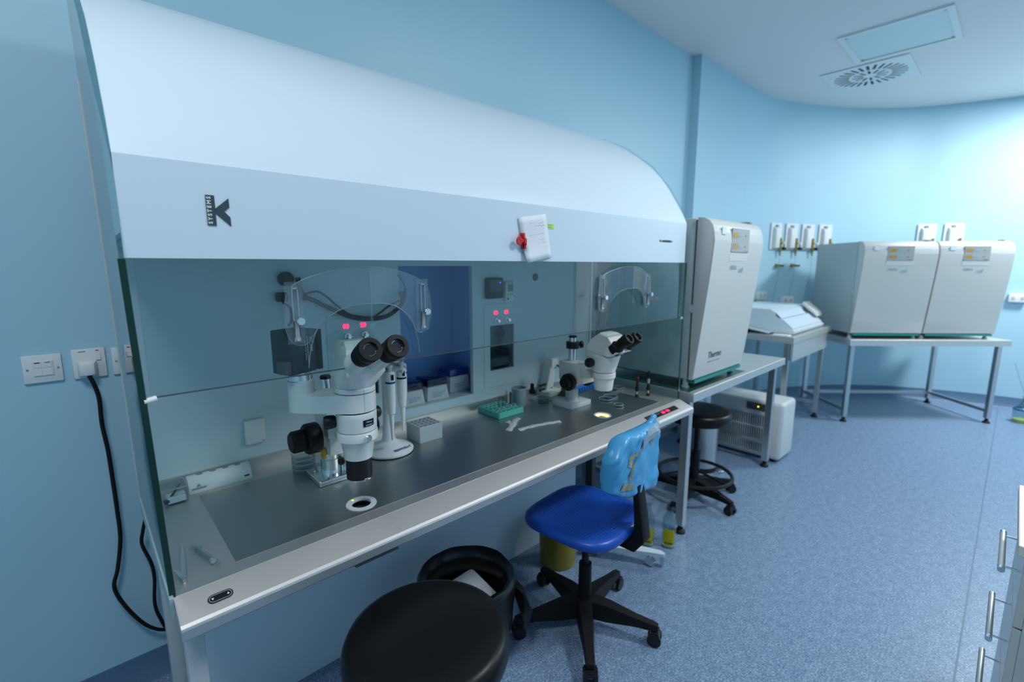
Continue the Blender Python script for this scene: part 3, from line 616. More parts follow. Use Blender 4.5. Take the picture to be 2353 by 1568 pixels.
for s in (-1, 1):
    x0 = 1.698+s*.045
    bm = B(); lathe(bm, [(.010, 0), (.012, .006), (.036, .008), (.0405, .014), (.0405, .030), (.036, .034), (.030, .035), (.030, .050), (.026, .055), (0, .055)], (x0, 1.368, .905), (s, 0, 0), 32); mk('focus_knob', bm, 'blackm', t)
bm = B(); lathe(bm, [(.0375, 0), (.0390, .001), (.0455, .050), (.0475, .052), (.0475, .056), (0, .056)], (BX, BY, .896), n=40); mk('lens_barrel', bm, 'cream', t)
bm = B(); lathe(bm, [(.049, 0), (.0515, .002), (.0515, .022), (.050, .024), (0, .024)], (BX, BY, .952), n=40); mk('holder_ring', bm, 'cream', t)
bm = B(); lathe(bm, [(.004, 0), (.004, .012), (.008, .014), (.008, .022), (0, .024)], (BX+.048, BY+.01, .958), (1, .1, 0), 14); mk('lock_screw', bm, 'black', t)
bm = B(); hull(bm, circ((BX, BY), .049, .979, 30)+circ((BX, BY+.004), .053, 1.03, 30)+[(BX+sx*.050, 1.150, 1.048) for sx in (-1, 1)]+[(BX+sx*.050, 1.262, z) for sx in (-1, 1) for z in (1.02, 1.085)]); mk('zoom_body', bm, 'cream', t, smooth=40)
bm = B(); hull(bm, [(BX+sx*.055, y, z) for sx in (-1, 1) for y, z in ((1.145, 1.054), (1.105, 1.075), (1.100, 1.088), (1.15, 1.142), (1.185, 1.150), (1.235, 1.125), (1.262, 1.09), (1.255, 1.068))]+[(BX+sx*.035, y, z) for sx in (-1, 1) for y, z in ((1.16, 1.153), (1.20, 1.156), (1.088, 1.08))])
hd = mk('head', bm, 'cream', t, smooth=40); sb = hd.modifiers.new('soft', 'BEVEL'); sb.width = .007; sb.segments = 3; sb.angle_limit = .35
for s in (-1, 1):
    bm = B(); lathe(bm, [(.012, 0), (.018, .003), (.021, .012), (.021, .024), (.018, .030), (0, .030)], (BX+s*.050, 1.228, 1.022), (s, .1, 0), 24); mk('zoom_knob', bm, 'black', t)
    e1 = Vector((BX+s*.0325, 1.122, 1.094)); e2 = Vector((BX+s*.0325, 1.055, 1.147)); d = (e2-e1).normalized()
    bm = B(); lathe(bm, [(.030, -.012), (.030, .012), (.026, .020), (.0225, .022), (.0225, .034), (.0245, .036), (.0245, .058), (.026, .060), (.026, .080), (.024, .085), (.0165, .085), (.015, .076), (0, .075)], e1, d, 32); ey = mk('eyepiece', bm, 'blackm', t)
    bm = B(); lathe(bm, [(.015, .0755), (.015, .0775), (0, .0765)], e1, d, 24); mk('lens', bm, 'lens', ey)

# ================================================================== BENCH ITEMS
# pipette stand
t = thing('pipette_stand', 'white pipette carousel stand with wide round foot beside the large microscope', 'pipette stand', (.772, 1.485, ZB+.0006))
bm = B(); lathe(bm, [(.088, 0), (.088, .003), (.0855, .003)], (0, 0, 0), n=48); mk('rubber_foot', bm, 'rubber', t, w=False)
bm = B(); lathe(bm, [(.0865, .003), (.087, .009), (.078, .016), (.045, .028), (.026, .042), (.021, .06), (.017, .12), (.015, .30), (.015, .318), (0, .32)], (0, 0, 0), n=48); mk('foot_and_post', bm, 'wplastic', t, w=False)
bm = B(); lathe(bm, [(.045, 0), (.060, .004), (.060, .012), (.050, .018), (.018, .022), (0, .022)], (0, 0, .300), n=36); mk('carousel', bm, 'mgrey', t, w=False)
M['logo_blue'] = mat('navy print', (.02, .03, .22), .5)
txt('foot_lettering', 'eppendorf', .0165, 'logo_blue', t, T(.018, -.064, .0235)@RZ(math.radians(4))@RX(math.radians(20)), bold=.0003)
for k in range(5):
    a = math.radians(-110+k*46)
    bm = B(); cyl(bm, (.03*math.cos(a), .03*math.sin(a), .306), (.072*math.cos(a), .072*math.sin(a), .300), .006, n=8); mk('hook', bm, 'lgrey', t, w=False)
def pipette(x, y, ztop, L, band, label, lean=(0, 0)):
    t = thing('pipette', label, 'pipette', (x, y, ztop-L), group='pipettes hanging on the carousel stand')
    p = lambda z: (lean[0]*(1-z/L), lean[1]*(1-z/L), z)
    k = L/.24
    bm = B(); lathe(bm, [(.004, 0), (.0058, .035*k), (.0075, .055*k), (.0082, .085*k), (.0135, .09*k), (.0150, .115*k)], n=16); mk('tip_cone', bm, 'wplastic', t, w=False)
    bm = B(); lathe(bm, [(.0150, .115*k), (.0155, .12*k), (.0165, .20*k), (.0155, .222*k), (.011, .225*k)], n=18); mk('handle', bm, 'wplastic', t, w=False)
    bm = B(); lathe(bm, [(.0160, .188*k), (.0169, .188*k), (.0169, .194*k), (.0160, .194*k)], n=18); mk('colour_band', bm, band, t, w=False)
    bm = B(); lathe(bm, [(.007, .222*k), (.007, .236*k), (.010, .237*k), (.010, .245*k), (0, .246*k)], n=16); mk('plunger', bm, 'lgrey', t, w=False)
    bm = B(); box(bm, -.0048, .0048, -.0172, -.0145, .199*k, .217*k); mk('volume_window', bm, 'blackm', t, w=False)
    bm = B(); box(bm, -.005, .005, .010, .024, .205*k, .212*k, .001, 1); mk('finger_hook', bm, 'lgrey', t, w=False)
    return t
pipette(.757, 1.427, 1.098, .262, 'logo_blue', 'white pipette with dark blue band and black window, hanging closest to the microscope')
pipette(.808, 1.441, 1.100, .245, 'blackm', 'white pipette with black band in the middle of the carousel')
pipette(.838, 1.487, 1.105, .24, 'logo_blue', 'slim white pipette hanging on the carousel side facing the heating block')

# tip boxes in the niche
def tipbox(x, y, w_, d_, h, lid, label):
    t = thing('pipette_tip_box', label, 'tip box', (x, y, .852))
    bm = B(); hull(bm, [(sx*w_/2, sy*d_/2, 0) for sx in (-1, 1) for sy in (-1, 1)]+[(sx*w_*.43, sy*d_*.44, h) for sx in (-1, 1) for sy in (-1, 1)]); mk('body', bm, 'wplastic', t, w=False, bev=.002)
    bm = B(); box(bm, -w_*.42, w_*.42, -d_*.43, d_*.43, h, h+.012); mk('tip_rack', bm, mat('olive tips', (.30, .28, .14), .5), t, w=False)
    bm = B(); hull(bm, [(sx*w_*.455, sy*d_*.46, h+.002) for sx in (-1, 1) for sy in (-1, 1)]+[(sx*w_*.44, sy*d_*.44, h+.034) for sx in (-1, 1) for sy in (-1, 1)]); mk('lid', bm, lid, t, w=False, bev=.003)
    bm = B(); box(bm, -w_*.30, w_*.34, -d_*.49, -d_*.475, h*.18, h*.62); mk('label_sticker', bm, 'paper', t, w=False)
    for q in range(3):
        bm = B(); box(bm, -w_*.26, w_*(.12+.08*q), -d_*.496, -d_*.49, h*(.25+.12*q), h*(.29+.12*q)); mk('print_line', bm, 'ink', t, w=False)
    return t
tipbox(1.003, 1.735, .105, .10, .062, 'blueclear', 'pipette tip box with pale see-through blue lid, beside the pipettes')
tipbox(1.128, 1.745, .115, .11, .062, 'blueclear', 'middle pipette tip box, see-through blue lid over olive tips')
tipbox(1.288, 1.80, .120, .11, .072, 'bluelid', 'pipette tip box with solid dark blue lid, in the niche corner')

# heating block
t = thing('heating_block', 'white rectangular tube block with rows of round wells', 'tube block', (.939, 1.511, ZB))
bm = B(); box(bm, .888, .990, 1.462, 1.560, ZB, ZB+.063, .0015, 1); blk = mk('block', bm, 'lgrey', t)
c_ = B()
for i in range(5):
    for j in range(4): cyl(c_, (.901+i*.019, 1.477+j*.0225, ZB+.02), (.901+i*.019, 1.477+j*.0225, ZB+.08), .0078, n=14)
cut(blk, c_)
# green rack with tubes
t = thing('tube_rack', 'flat mint green tube rack on the bench near the paper strips', 'rack', (1.365, 1.545, ZB))
bm = B(); box(bm, 1.292, 1.442, 1.470, 1.622, ZB, ZB+.028, .003, 1); gr = mk('rack_body', bm, 'greenrack', t)
c_ = B()
for i in range(6):
    for j in range(5): cyl(c_, (1.307+i*.024, 1.486+j*.030, ZB+.006), (1.307+i*.024, 1.486+j*.030, ZB+.05), .0085, n=12)
cut(gr, c_)
for k, (i, j, hh) in enumerate([(1, 1, .085), (2, 1, .075), (4, 1, .088), (4, 2, .09), (5, 1, .086), (5, 2, .08)]):
    x, y = 1.307+i*.024, 1.486+j*.030
    t = thing('test_tube', 'clear glass test tube of the lone pair in the mint green rack' if k < 2 else 'clear glass test tube of the four clustered at the rack end by the beaker', 'test tube', (x, y, ZB+.006), group='pair of tubes in the green rack' if k < 2 else 'cluster of four tubes in the green rack')
    bm = B(); tubering(bm, (0, 0, 0), (0, 0, 1), [(.0052, .002), (.0058, .002), (.0058, hh), (.0050, hh)], 14); mk('glass_wall', bm, 'clear', t, w=False)
    bm = B(); lathe(bm, [(.0045, .002), (.0048, .030), (0, .030)], n=12); mk('filling', bm, 'wplastic', t, w=False)
# cup
t = thing('beaker', 'grey translucent beaker behind the mint green tube rack', 'beaker', (1.505, 1.568, ZB))
bm = B(); tubering(bm, (0, 0, 0), (0, 0, 1), [(.0, .001), (.034, .001), (.0375, .088), (.0360, .088), (.0328, .003), (.0, .003)], 32); mk('cup_wall', bm, mat('smoky plastic', (.30, .36, .38), .3), t, w=False)
bm = B(); tubering(bm, (0, 0, .086), (0, 0, 1), [(.0358, 0), (.0388, 0), (.0388, .003), (.0358, .003)], 32); mk('rim', bm, 'lgrey', t, w=False)
# dropper bottle
t = thing('dropper_bottle', 'small clear bottle with tall black dropper cap by the back panel', 'bottle', (1.612, 1.585, ZB))
bm = B(); lathe(bm, [(.0195, 0), (.021, .002), (.021, .034), (.013, .040)], n=24); mk('body', bm, 'clear', t, w=False)
bm = B(); box(bm, -.012, .012, -.0216, -.0208, .006, .028); mk('label_sticker', bm, 'paper', t, w=False)
bm = B(); lathe(bm, [(.016, .036), (.0165, .052), (.010, .056), (.0095, .082), (.006, .086), (0, .086)], n=20); mk('dropper_cap', bm, 'black', t, w=False)
# leaning white handpiece stand
t = thing('tool_holder', 'cream angled tool holder leaning on the back panel behind the smaller microscope', 'holder', (1.74, 1.595, ZB))
bm = B(); box(bm, 1.690, 1.800, 1.555, 1.630, ZB, ZB+.030, .006, 2); mk('foot', bm, 'cream', t)
bm = B(); hull(bm, [(1.712, 1.585, ZB+.02), (1.765, 1.585, ZB+.02), (1.712, 1.62, ZB+.02), (1.765, 1.62, ZB+.02), (1.755, 1.590, .925), (1.798, 1.590, .925), (1.755, 1.622, .925), (1.798, 1.622, .925)]); mk('arm', bm, 'cream', t, bev=.003)
bm = B(); box(bm, 1.757, 1.806, 1.585, 1.626, .915, .965, .005, 2); mk('head', bm, 'wplastic', t)
for z in (.835, .81):
    bm = B(); cyl(bm, (1.735, 1.60, z), (1.685, 1.605, z-.004), .006, n=10); mk('hook', bm, 'black', t)
bm = B(); tube(bm, [(1.79, 1.58, .93), (1.82, 1.57, .90), (1.825, 1.57, .86), (1.81, 1.56, .81), (1.79, 1.55, .79)], .004, 6); mk('cord', bm, 'black', t)
for p in ((1.783, 1.589, .915), (1.755, 1.584, .815)):
    bm = B(); cyl(bm, p, (p[0], p[1]-.004, p[2]), .003, n=8); mk('screw', bm, 'dgrey', t)
# clear tubs near it
for k, (x, y, r, h) in enumerate([(1.615, 1.512, .026, .030), (1.675, 1.508, .022, .042)]):
    t = thing('clear_tub', ['wide clear plastic tub in front of the dropper bottle', 'narrow clear plastic tub beside the square microscope base'][k], 'tub', (x, y, ZB))
    bm = B(); tubering(bm, (0, 0, 0), (0, 0, 1), [(0.0, .001), (r, .001), (r*1.05, h), (r*1.0, h), (r*.95, .003), (0, .003)], 24); mk('wall', bm, 'clear', t, w=False)
    bm = B(); tubering(bm, (0, 0, h), (0, 0, 1), [(r*1.0, 0), (r*1.07, 0), (r*1.07, .0015), (r*1.0, .0015)], 24); mk('rim', bm, 'rim', t, w=False)
# blue comb rack
t = thing('comb_rack', 'bright blue plastic comb rack lying behind the smaller microscope', 'rack', (1.94, 1.545, ZB))
bm = B(); box(bm, 1.81, 2.09, 1.535, 1.585, ZB, ZB+.02, .002, 1); mk('bar', bm, 'bluerack', t)
for k in range(12):
    bm = B(); box(bm, 1.825+k*.022, 1.833+k*.022, 1.521, 1.5352, ZB+.001, ZB+.016); mk('tooth', bm, 'bluerack', t)
bm = B(); box(bm, 1.775, 1.83, 1.50, 1.5345, ZB, ZB+.045, .006, 2); mk('end_block', bm, 'dgrey', t)
# petri dishes
def dish(x, y, r, h, label):
    t = thing('petri_dish', label, 'dish', (x, y, ZB+.0006))
    bm = B(); tubering(bm, (0, 0, 0), (0, 0, 1), [(0.0, 0), (r, 0), (r, h), (r*.965, h), (r*.965, .0015), (0.0, .0015)], 36); mk('dish_wall', bm, 'clear', t, w=False)
    bm = B(); tubering(bm, (0, 0, h), (0, 0, 1), [(r*.96, -.0015), (r*1.01, -.0015), (r*1.01, .0008), (r*.96, .0008)], 36); mk('rim', bm, 'rim', t, w=False)
    bm = B(); tubering(bm, (0, 0, 0), (0, 0, 1), [(r*.98, 0), (r*1.005, 0), (r*1.005, .0015), (r*.98, .0015)], 36); mk('base_rim', bm, 'rim', t, w=False)
dish(1.868, 1.325, .034, .014, 'clear petri dish, taller of the overlapping pair behind the lit ring')
dish(1.935, 1.345, .036, .009, 'clear shallow petri dish touching the taller dish of the pair')
dish(1.828, 1.222, .023, .015, 'smallest clear petri dish, standing alone close to the lit ring')
dish(2.03, 1.41, .042, .010, 'clear flat petri dish behind the two black pens')
dish(2.11, 1.42, .036, .010, 'clear petri dish close to the glass end pane')
# pens in holders
for k, (x, y) in enumerate(((2.047, 1.262), (2.108, 1.235))):
    t = thing('suction_pen', ['black suction pen with red ring standing upright in its holder', 'black suction pen with grey grip standing upright next to the end pane'][k], 'pen', (x, y, ZB+.0006))
    bm = B(); lathe(bm, [(.0105, 0), (.0105, .002), (.007, .012), (.004, .014), (0, .014)], n=18); mk('holder_foot', bm, 'black', t, w=False)
    bm = B(); lathe(bm, [(.003, .012), (.003, .030), (0, .030)], n=12); mk('stem', bm, 'chrome', t, w=False)
    bm = B(); lathe(bm, [(.006, .028), (.0095, .034), (.0095, .046), (.0065, .060), (.0060, .108), (.0045, .126), (.003, .132), (0, .132)], n=18); mk('barrel', bm, 'black', t, w=False)
    bm = B(); lathe(bm, [(.0064, .098), (.0066, .098), (.0066, .103), (.0064, .103)] if k == 0 else [(.0064, .066), (.0068, .066), (.0068, .09), (.0064, .09)], n=18); mk('colour_ring', bm, 'red' if k == 0 else 'mgrey', t, w=False)
# paper wrappers
def strip(pts, w_, name, label, col='paper'):
    P = cat([(p[0], p[1], 0) for p in pts], 4); bm = B(); A = []
    zs = cat([(p[2], 0, 0) for p in pts], 4)
    for i, p in enumerate(P):
        d = (P[min(i+1, len(P)-1)]-P[max(i-1, 0)]).normalized(); n_ = Vector((-d.y, d.x, 0))*w_*(.5+.08*math.sin(i*1.7))
        A.append([bm.verts.new(p+n_*q+Vector((0, 0, zs[i].x+.003*(1-q*q)+.0012*math.sin(i*2.1+q*3)))) for q in (-1, -.4, .4, 1)])
    for a, b in zip(A[:-1], A[1:]):
        for j in range(3): bm.faces.new((a[j], a[j+1], b[j+1], b[j]))
    r = bmesh.ops.solidify(bm, geom=bm.faces[:], thickness=.0008)
    return solo(name, bm, col, label, 'wrapper', loc=(pts[0][0], pts[0][1], ZB), smooth=0)
strip([(1.222, 1.338, ZB+.002), (1.272, 1.365, ZB+.006), (1.325, 1.402, ZB+.008), (1.362, 1.420, ZB+.004)], .026, 'paper_wrapper', 'folded white paper wrapper crossing over the longer strip')
strip([(1.262, 1.318, ZB+.002), (1.325, 1.308, ZB+.004), (1.40, 1.290, ZB+.004), (1.462, 1.268, ZB+.004)], .026, 'paper_wrapper', 'long white paper wrapper strip with torn end on the bench')
strip([(1.292, 1.375, ZB+.0015), (1.302, 1.400, ZB+.0015), (1.300, 1.425, ZB+.002)], .028, 'paper_wrapper', 'short white paper wrapper flap beneath the crossed strip')
# power strip
t = thing('power_strip', 'white rounded power strip along the back left of the bench', 'power strip', (.262, 1.615, ZB))
bm = B(); P = [(.0, 0), (-.030, 0), (-.033, .006), (-.031, .022), (-.024, .036), (-.010, .044), (.010, .044), (.024, .036), (.028, .0)]
prism(bm, [(1.612+a, ZB+b) for a, b in P], 'x', .180, .346); mk('case', bm, 'wplastic', t, smooth=50)
for k in range(4):
    bm = B(); cyl(bm, (.214+k*.034, 1.615, ZB+.0415), (.214+k*.034, 1.615, ZB+.0447), .0085, n=18); mk('outlet', bm, 'mgrey', t)
bm = B(); box(bm, .325, .339, 1.5785, 1.5815, ZB+.012, ZB+.0165); mk('rating_mark', bm, 'dgrey', t)
bm = B(); prism(bm, [(.200, ZB+.020), (.2055, ZB+.028), (.211, ZB+.020)], 'y', 1.578, 1.5805); mk('brand_mark', bm, 'ink', t)
bm = B(); box(bm, .188, .224, 1.578, 1.5802, ZB+.012, ZB+.0165); mk('brand_mark', bm, 'ink', t)
# clear box
t = thing('clear_box', 'small clear plastic box with odds and ends in the bench corner', 'box', (.143, 1.572, ZB))
bm = B(); box(bm, .112, .172, 1.535, 1.605, ZB+.001, ZB+.050, .003, 1); mk('box_wall', bm, 'clear', t)
bm = B()
for a_ in ((.112, .172, 1.535, 1.537), (.112, .172, 1.603, 1.605), (.112, .114, 1.537, 1.603), (.170, .172, 1.537, 1.603)): box(bm, *a_, ZB+.047, ZB+.0505)
mk('box_rim', bm, 'rim', t)
bm = B(); box(bm, .125, .168, 1.543, 1.58, ZB+.004, ZB+.022, .002, 1); mk('white_card', bm, 'wplastic', t)
bm = B(); cyl(bm, (.120, 1.545, ZB+.006), (.160, 1.575, ZB+.045), .003, n=8); mk('dark_rod', bm, 'dgrey', t)
bm = B(); cyl(bm, (.118, 1.55, ZB+.012), (.130, 1.545, ZB+.014), .005, n=10); mk('blue_cap', bm, 'logo_blue', t)
# tweezers
t = thing('tweezers', 'steel tweezers lying open beside the glass end pane', 'tweezers', (.106, 1.15, ZB))
for a in ((.122, 1.302), (.092, 1.19)):
    bm = B(); L = Vector((a[0]-.103, a[1]-1.135, 0)); n_ = Vector((-L.y, L.x, 0)).normalized()
    A = []
    for u, wd_, z in ((0, .0035, .004), (.35, .0042, .0065), (.7, .0028, .004), (1, .0007, .0015)):
        p = Vector((.103, 1.135, ZB+.0005))+L*u
        A.append([bm.verts.new(p+n_*wd_*s+Vector((0, 0, z+dz))) for s, dz in ((-1, 0), (1, 0), (1, .0012), (-1, .0012))])
    skin(bm, A); mk('prong', bm, 'chrome', t)
bm = B(); cyl(bm, (.103, 1.137, ZB+.003), (.102, 1.122, ZB+.003), .0035, .0025, n=12); mk('joint', bm, 'steel', t)
# glass syringe
t = thing('glass_syringe', 'small clear glass syringe lying on the bench corner', 'syringe', (.152, 1.20, ZB))
p0, p1 = Vector((.143, 1.236, ZB+.0075)), Vector((.166, 1.142, ZB+.0075)); d = (p1-p0).normalized()
bm = B(); lathe(bm, [(.0068, 0), (.0072, .001), (.0072, (p1-p0).length-.002), (.004, (p1-p0).length), (.003, (p1-p0).length+.006)], p0, d, 18); mk('barrel', bm, 'clear', t)
bm = B(); cyl(bm, p0-d*.02, p0+d*.075, .0035, n=12); mk('plunger', bm, 'clear', t)
bm = B(); cyl(bm, p0+d*.07, p0+d*.078, .0058, n=12); mk('seal', bm, 'mgrey', t)
bm = B(); lathe(bm, [(.009, 0), (.009, .003)], p0-d*.022, d, 16); lathe(bm, [(.011, 0), (.011, .002)], p0-d*.001, d, 16); mk('flanges', bm, 'clear', t)
# stack of clear dishes behind microscope
t = thing('dish_stack', 'stack of clear plastic dishes behind the focus knob of the large microscope', 'dishes', (.487, 1.525, ZB))
for k in range(4):
    bm = B(); tubering(bm, (0, 0, .0005+k*.0155), (0, 0, 1), [(0.0, 0), (.036, 0), (.036, .0145), (.0345, .0145), (.0345, .002), (0.0, .002)], 32); dd = mk('dish', bm, 'clear', t, w=False)
    bm = B(); tubering(bm, (0, 0, .014+k*.0155), (0, 0, 1), [(.0343, 0), (.0366, 0), (.0366, .0012), (.0343, .0012)], 32); mk('rim', bm, 'rim', dd, w=False)

# ================================================================== LEFT WALL OUTLETS AND CABLES
def plate(x0, x1, z0, z1, label, name='wall_socket', cat_='socket', y=YB):
    t = thing(name, label, cat_, ((x0+x1)/2, y, z0))
    bm = B(); box(bm, x0, x1, y-.009, y, z0, z1, .003, 2); mk('face_plate', bm, 'wplastic', t)
    return t
t = plate(-.137, -.053, 1.099, 1.181, 'white four-way data outlet plate on the blue wall', 'data_outlet', 'outlet')
bm = B(); box(bm, -.116, -.072, YB-.0115, YB-.009, 1.119, 1.164, .001, 1); ins = mk('insert', bm, 'wplastic', t)
for i in range(2):
    for j in range(2):
        bm = B(); box(bm, -.1135+i*.0215, -.0965+i*.0215, YB-.0125, YB-.0115, 1.121+j*.0225, 1.140+j*.0225, .0006, 1); mk('shutter', bm, 'wplastic', ins)
for i, mm in ((0, 'dgrey'), (1, 'mgrey')):
    bm = B(); box(bm, -.111+i*.0215, -.099+i*.0215, YB-.0131, YB-.0124, 1.1575, 1.1605); mk('jack', bm, mm, ins)
for x in (-.127, -.062):
    bm = B(); cyl(bm, (x, YB-.009, 1.14), (x, YB-.0105, 1.14), .003, n=10); mk('screw', bm, 'mgrey', t)
t = plate(-.031, .047, 1.097, 1.187, 'white wall socket with a plug and black flex plugged in')
bm = B(); box(bm, .024, .036, YB-.0125, YB-.009, 1.150, 1.168, .001, 1); mk('rocker', bm, 'wplastic', t)
bm = B(); box(bm, -.015, .002, YB-.0095, YB-.009, 1.178, 1.181); mk('print', bm, 'mgrey', t); bm = B(); box(bm, .025, .033, YB-.0096, YB-.009, 1.179, 1.1815); mk('indicator', bm, 'red', t)
t = plate(.061, .082, 1.097, 1.183, 'narrow white blank plate between the plugged socket and the glass end', 'blank_plate', 'plate'); bm = B(); cyl(bm, (.071, YB-.009, 1.14), (.071, YB-.0105, 1.14), .003, n=10); mk('screw', bm, 'mgrey', t)
t = plate(.10, .185, 1.097, 1.181, 'white wall socket seen through the glass end pane'); bm = B(); box(bm, .13, .142, YB-.0125, YB-.009, 1.14, 1.16, .001, 1); mk('rocker', bm, 'wplastic', t)
t = thing('power_plug', 'white three-pin plug with black flex hanging down the blue wall', 'plug', (.004, YB-.04, 1.10))
bm = B(); hull(bm, [(x, YB-.010, z) for x in (-.022, .026) for z in (1.104, 1.152)]+[(x, YB-.040, z) for x in (-.014, .018) for z in (1.108, 1.146)]); mk('plug_body', bm, 'wplastic', t, bev=.004)
bm = B(); tube(bm, [(.003, 1.895, 1.108), (.012, 1.895, 1.075), (.018, 1.898, 1.03), (.016, 1.90, .95), (.021, 1.90, .86), (.022, 1.90, .74), (.022, 1.90, .66), (.020, 1.90, .56), (.003, 1.90, .46), (-.012, 1.90, .40), (.004, 1.90, .33), (.040, 1.90, .245), (.075, 1.90, .195), (.110, 1.90, .175), (.16, 1.90, .19)], .0058, 8); mk('flex', bm, 'rubber', t)
o = solo('power_cable', tube(B(), [(.118, 1.78, .88), (.112, 1.80, .80), (.105, 1.83, .72), (.098, 1.86, .66), (.078, 1.885, .57), (.071, 1.89, .52), (.087, 1.885, .45), (.091, 1.885, .39), (.083, 1.885, .30), (.092, 1.888, .235), (.118, 1.888, .172), (.20, 1.888, .15)], .0052, 8), 'rubber', 'second black power cable hanging behind the workstation leg', 'cable', loc=(.09, 1.89, .17))

# ================================================================== TABLES
def table(name, label, w_, d_, h, apron=.045, front_apron=None, rails=.14, rail_sides=('l', 'r', 'b'), rz=0, loc=(0, 0, 0), leg=.038):
    t = thing(name, label, 'table', loc, rz)
    bm = B(); box(bm, 0, w_, 0, d_, h-.004, h, .001, 1); box(bm, 0, w_, 0, .003, h-apron, h-.003); box(bm, 0, w_, d_-.003, d_, h-apron, h-.003); box(bm, 0, .003, .003, d_-.003, h-apron, h-.003); box(bm, w_-.003, w_, .003, d_-.003, h-apron, h-.003); mk('table_top', bm, 'steel', t, w=False, smooth=0)
    if front_apron:
        bm = B(); box(bm, .05, w_-.06, .012, .02, h-front_apron, h-apron); mk('apron_panel', bm, 'steel', t, w=False, smooth=0)
    i = .035; pos = {}
    for kx, x in (('l', i), ('r', w_-i-leg)):
        for ky, y in (('f', i), ('b', d_-i-leg)):
            bm = B(); box(bm, x, x+leg, y, y+leg, .045, h-.006, .002, 1); lo_ = mk('leg', bm, 'steely', t, w=False)
            bm = B(); lathe(bm, [(.028, 0), (.028, .010), (.014, .022), (.012, .05), (0, .05)], (x+leg/2, y+leg/2, 0), n=18); mk('foot', bm, 'rubber', lo_, w=False)
    z = rails; a = .0285
    for s in rail_sides:
        bm = B()
        if s == 'l': box(bm, i+.005, i+.005+a, i+leg, d_-i-leg, z, z+a)
        if s == 'r': box(bm, w_-i-leg+.005, w_-i-leg+.005+a, i+leg, d_-i-leg, z, z+a)
        if s == 'b': box(bm, i+leg, w_-i-leg, d_-i-leg+.005, d_-i-leg+.005+a, z, z+a)
        mk('rail', bm, 'steely', t, w=False, smooth=0)
    return t
table('steel_table', 'steel table under the single incubator beside the workstation', 1.36, .76, .80, rails=.17, loc=(2.222, 1.045, 0), leg=.042)
table('steel_table', 'taller steel table with deep front apron carrying the white balance', 1.09, .66, .885, apron=.05, front_apron=.20, rails=.13, rail_sides=('l', 'r', 'b'), loc=(4.045, 1.135, 0))
table('steel_table', 'steel table under the pair of incubators by the curved wall', 1.40, .76, .78, apron=.055, rails=.10, rz=-PI/4, loc=(5.055, .965, 0))

# ================================================================== INCUBATORS
def incubator(label, loc, rz, thermo=False):
    t = thing('incubator', label, 'incubator', loc, rz)
    W2 = .3125
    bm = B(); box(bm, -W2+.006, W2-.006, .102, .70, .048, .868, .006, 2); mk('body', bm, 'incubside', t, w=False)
    bm = B(); box(bm, -W2+.012, W2-.012, .092, .104, .056, .860); mk('gasket', bm, 'dgrey', t, w=False)
    prof = [(.092, .050), (.072, .050), (.066, .056), (.055, .16), (.036, .34), (.014, .56), (.003, .70), (0, .76), (.004, .80), (.014, .832), (.032, .856), (.055, .868), (.092, .872)]
    bm = B(); prism(bm, prof, 'x', -W2, W2); dd = mk('door', bm, 'incub', t, w=False, smooth=25, bev=.003)
    def yat(z):
        P = prof[2:9]
        for (y0, z0), (y1, z1) in zip(P[:-1], P[1:]):
            if z0 <= z <= z1: return y0+(y1-y0)*(z-z0)/(z1-z0)
        return 0
    ly = -.0016
    bm = B(); box(bm, -.115, .105, ly, .006, .705, .825, .0012, 1); cpn = mk('control_panel', bm, 'display', dd, w=False)
    for z in (.79, .735):
        bm = B(); box(bm, -.100, -.042, ly-.0012, ly+.001, z-.014, z+.014); mk('display_window', bm, 'amber', cpn, w=False)
        bm = B(); box(bm, -.030, .006, ly-.0012, ly+.001, z-.006, z+.002); mk('key', bm, 'tealp', cpn, w=False)
        bm = B(); box(bm, .045, .060, ly-.0012, ly+.001, z-.005, z+.005); mk('key', bm, 'amber', cpn, w=False)
    bm = B(); box(bm, .055, .098, ly-.0012, ly+.001, .709, .715); mk('key', bm, 'mgrey', cpn, w=False)
    bm = B(); hull(bm, [(x, yy_, zz_) for x in (-.12, .11) for yy_, zz_ in ((yat(.66)-.0012, .66), (yat(.70)-.0012, .70), (yat(.66)+.002, .66), (yat(.70)+.002, .70))]); mk('trim_strip', bm, 'incubtrim', dd, w=False)
    z = .625; y = yat(z)-.0012
    txt('badge_lettering', 'HERA', .034, 'ink', dd, T(-.055, y, z)@RX(PI/2+.08))
    txt('badge_lettering', 'cell', .042, 'tealp', dd, T(.045, y, z-.012)@RX(PI/2+.08)@Matrix.Shear('XY', 4, (.35, 0)))
    bm = B(); box(bm, -.235, -.19, -.0012, .004, .79, .825); mk('sticker', bm, 'hood', dd, w=False)
    if thermo:
        z = .165; y = yat(z)-.0012
        txt('maker_lettering', 'Thermo', .050, 'logo', dd, T(-.10, y, z)@RX(PI/2+.106), bold=.0005); marks('maker_lettering', .15, .008, 30, 'ink', dd, T(-.10, y+.0037, z-.035)@RX(PI/2+.106))
    bm = B(); box(bm, W2-.06, W2-.02, .06, .12, .872, .882, .002, 1); mk('hinge', bm, 'mgrey', t, w=False)
    bm = B(); box(bm, -W2-.001, -W2+.02, .092, .115, .40, .44); mk('latch', bm, 'lgrey', dd, w=False)
    bm = B(); box(bm, -W2+.02, W2-.02, .065, .12, .030, .0485); box(bm, -W2+.02, -W2+.035, .12, .68, .04, .0485); mk('protective_film', bm, 'teal', t, w=False)
    for x in (-W2+.03, W2-.03):
        for y in (.12, .66):
            bm = B(); lathe(bm, [(.020, 0), (.020, .008), (.014, .012), (.014, .05), (0, .05)], (x, y, 0), n=16); mk('foot', bm, 'lgrey', t, w=False)
    return t
incubator('grey incubator standing alone on the table beside the workstation', (2.594, 1.018, .803), 0, True)
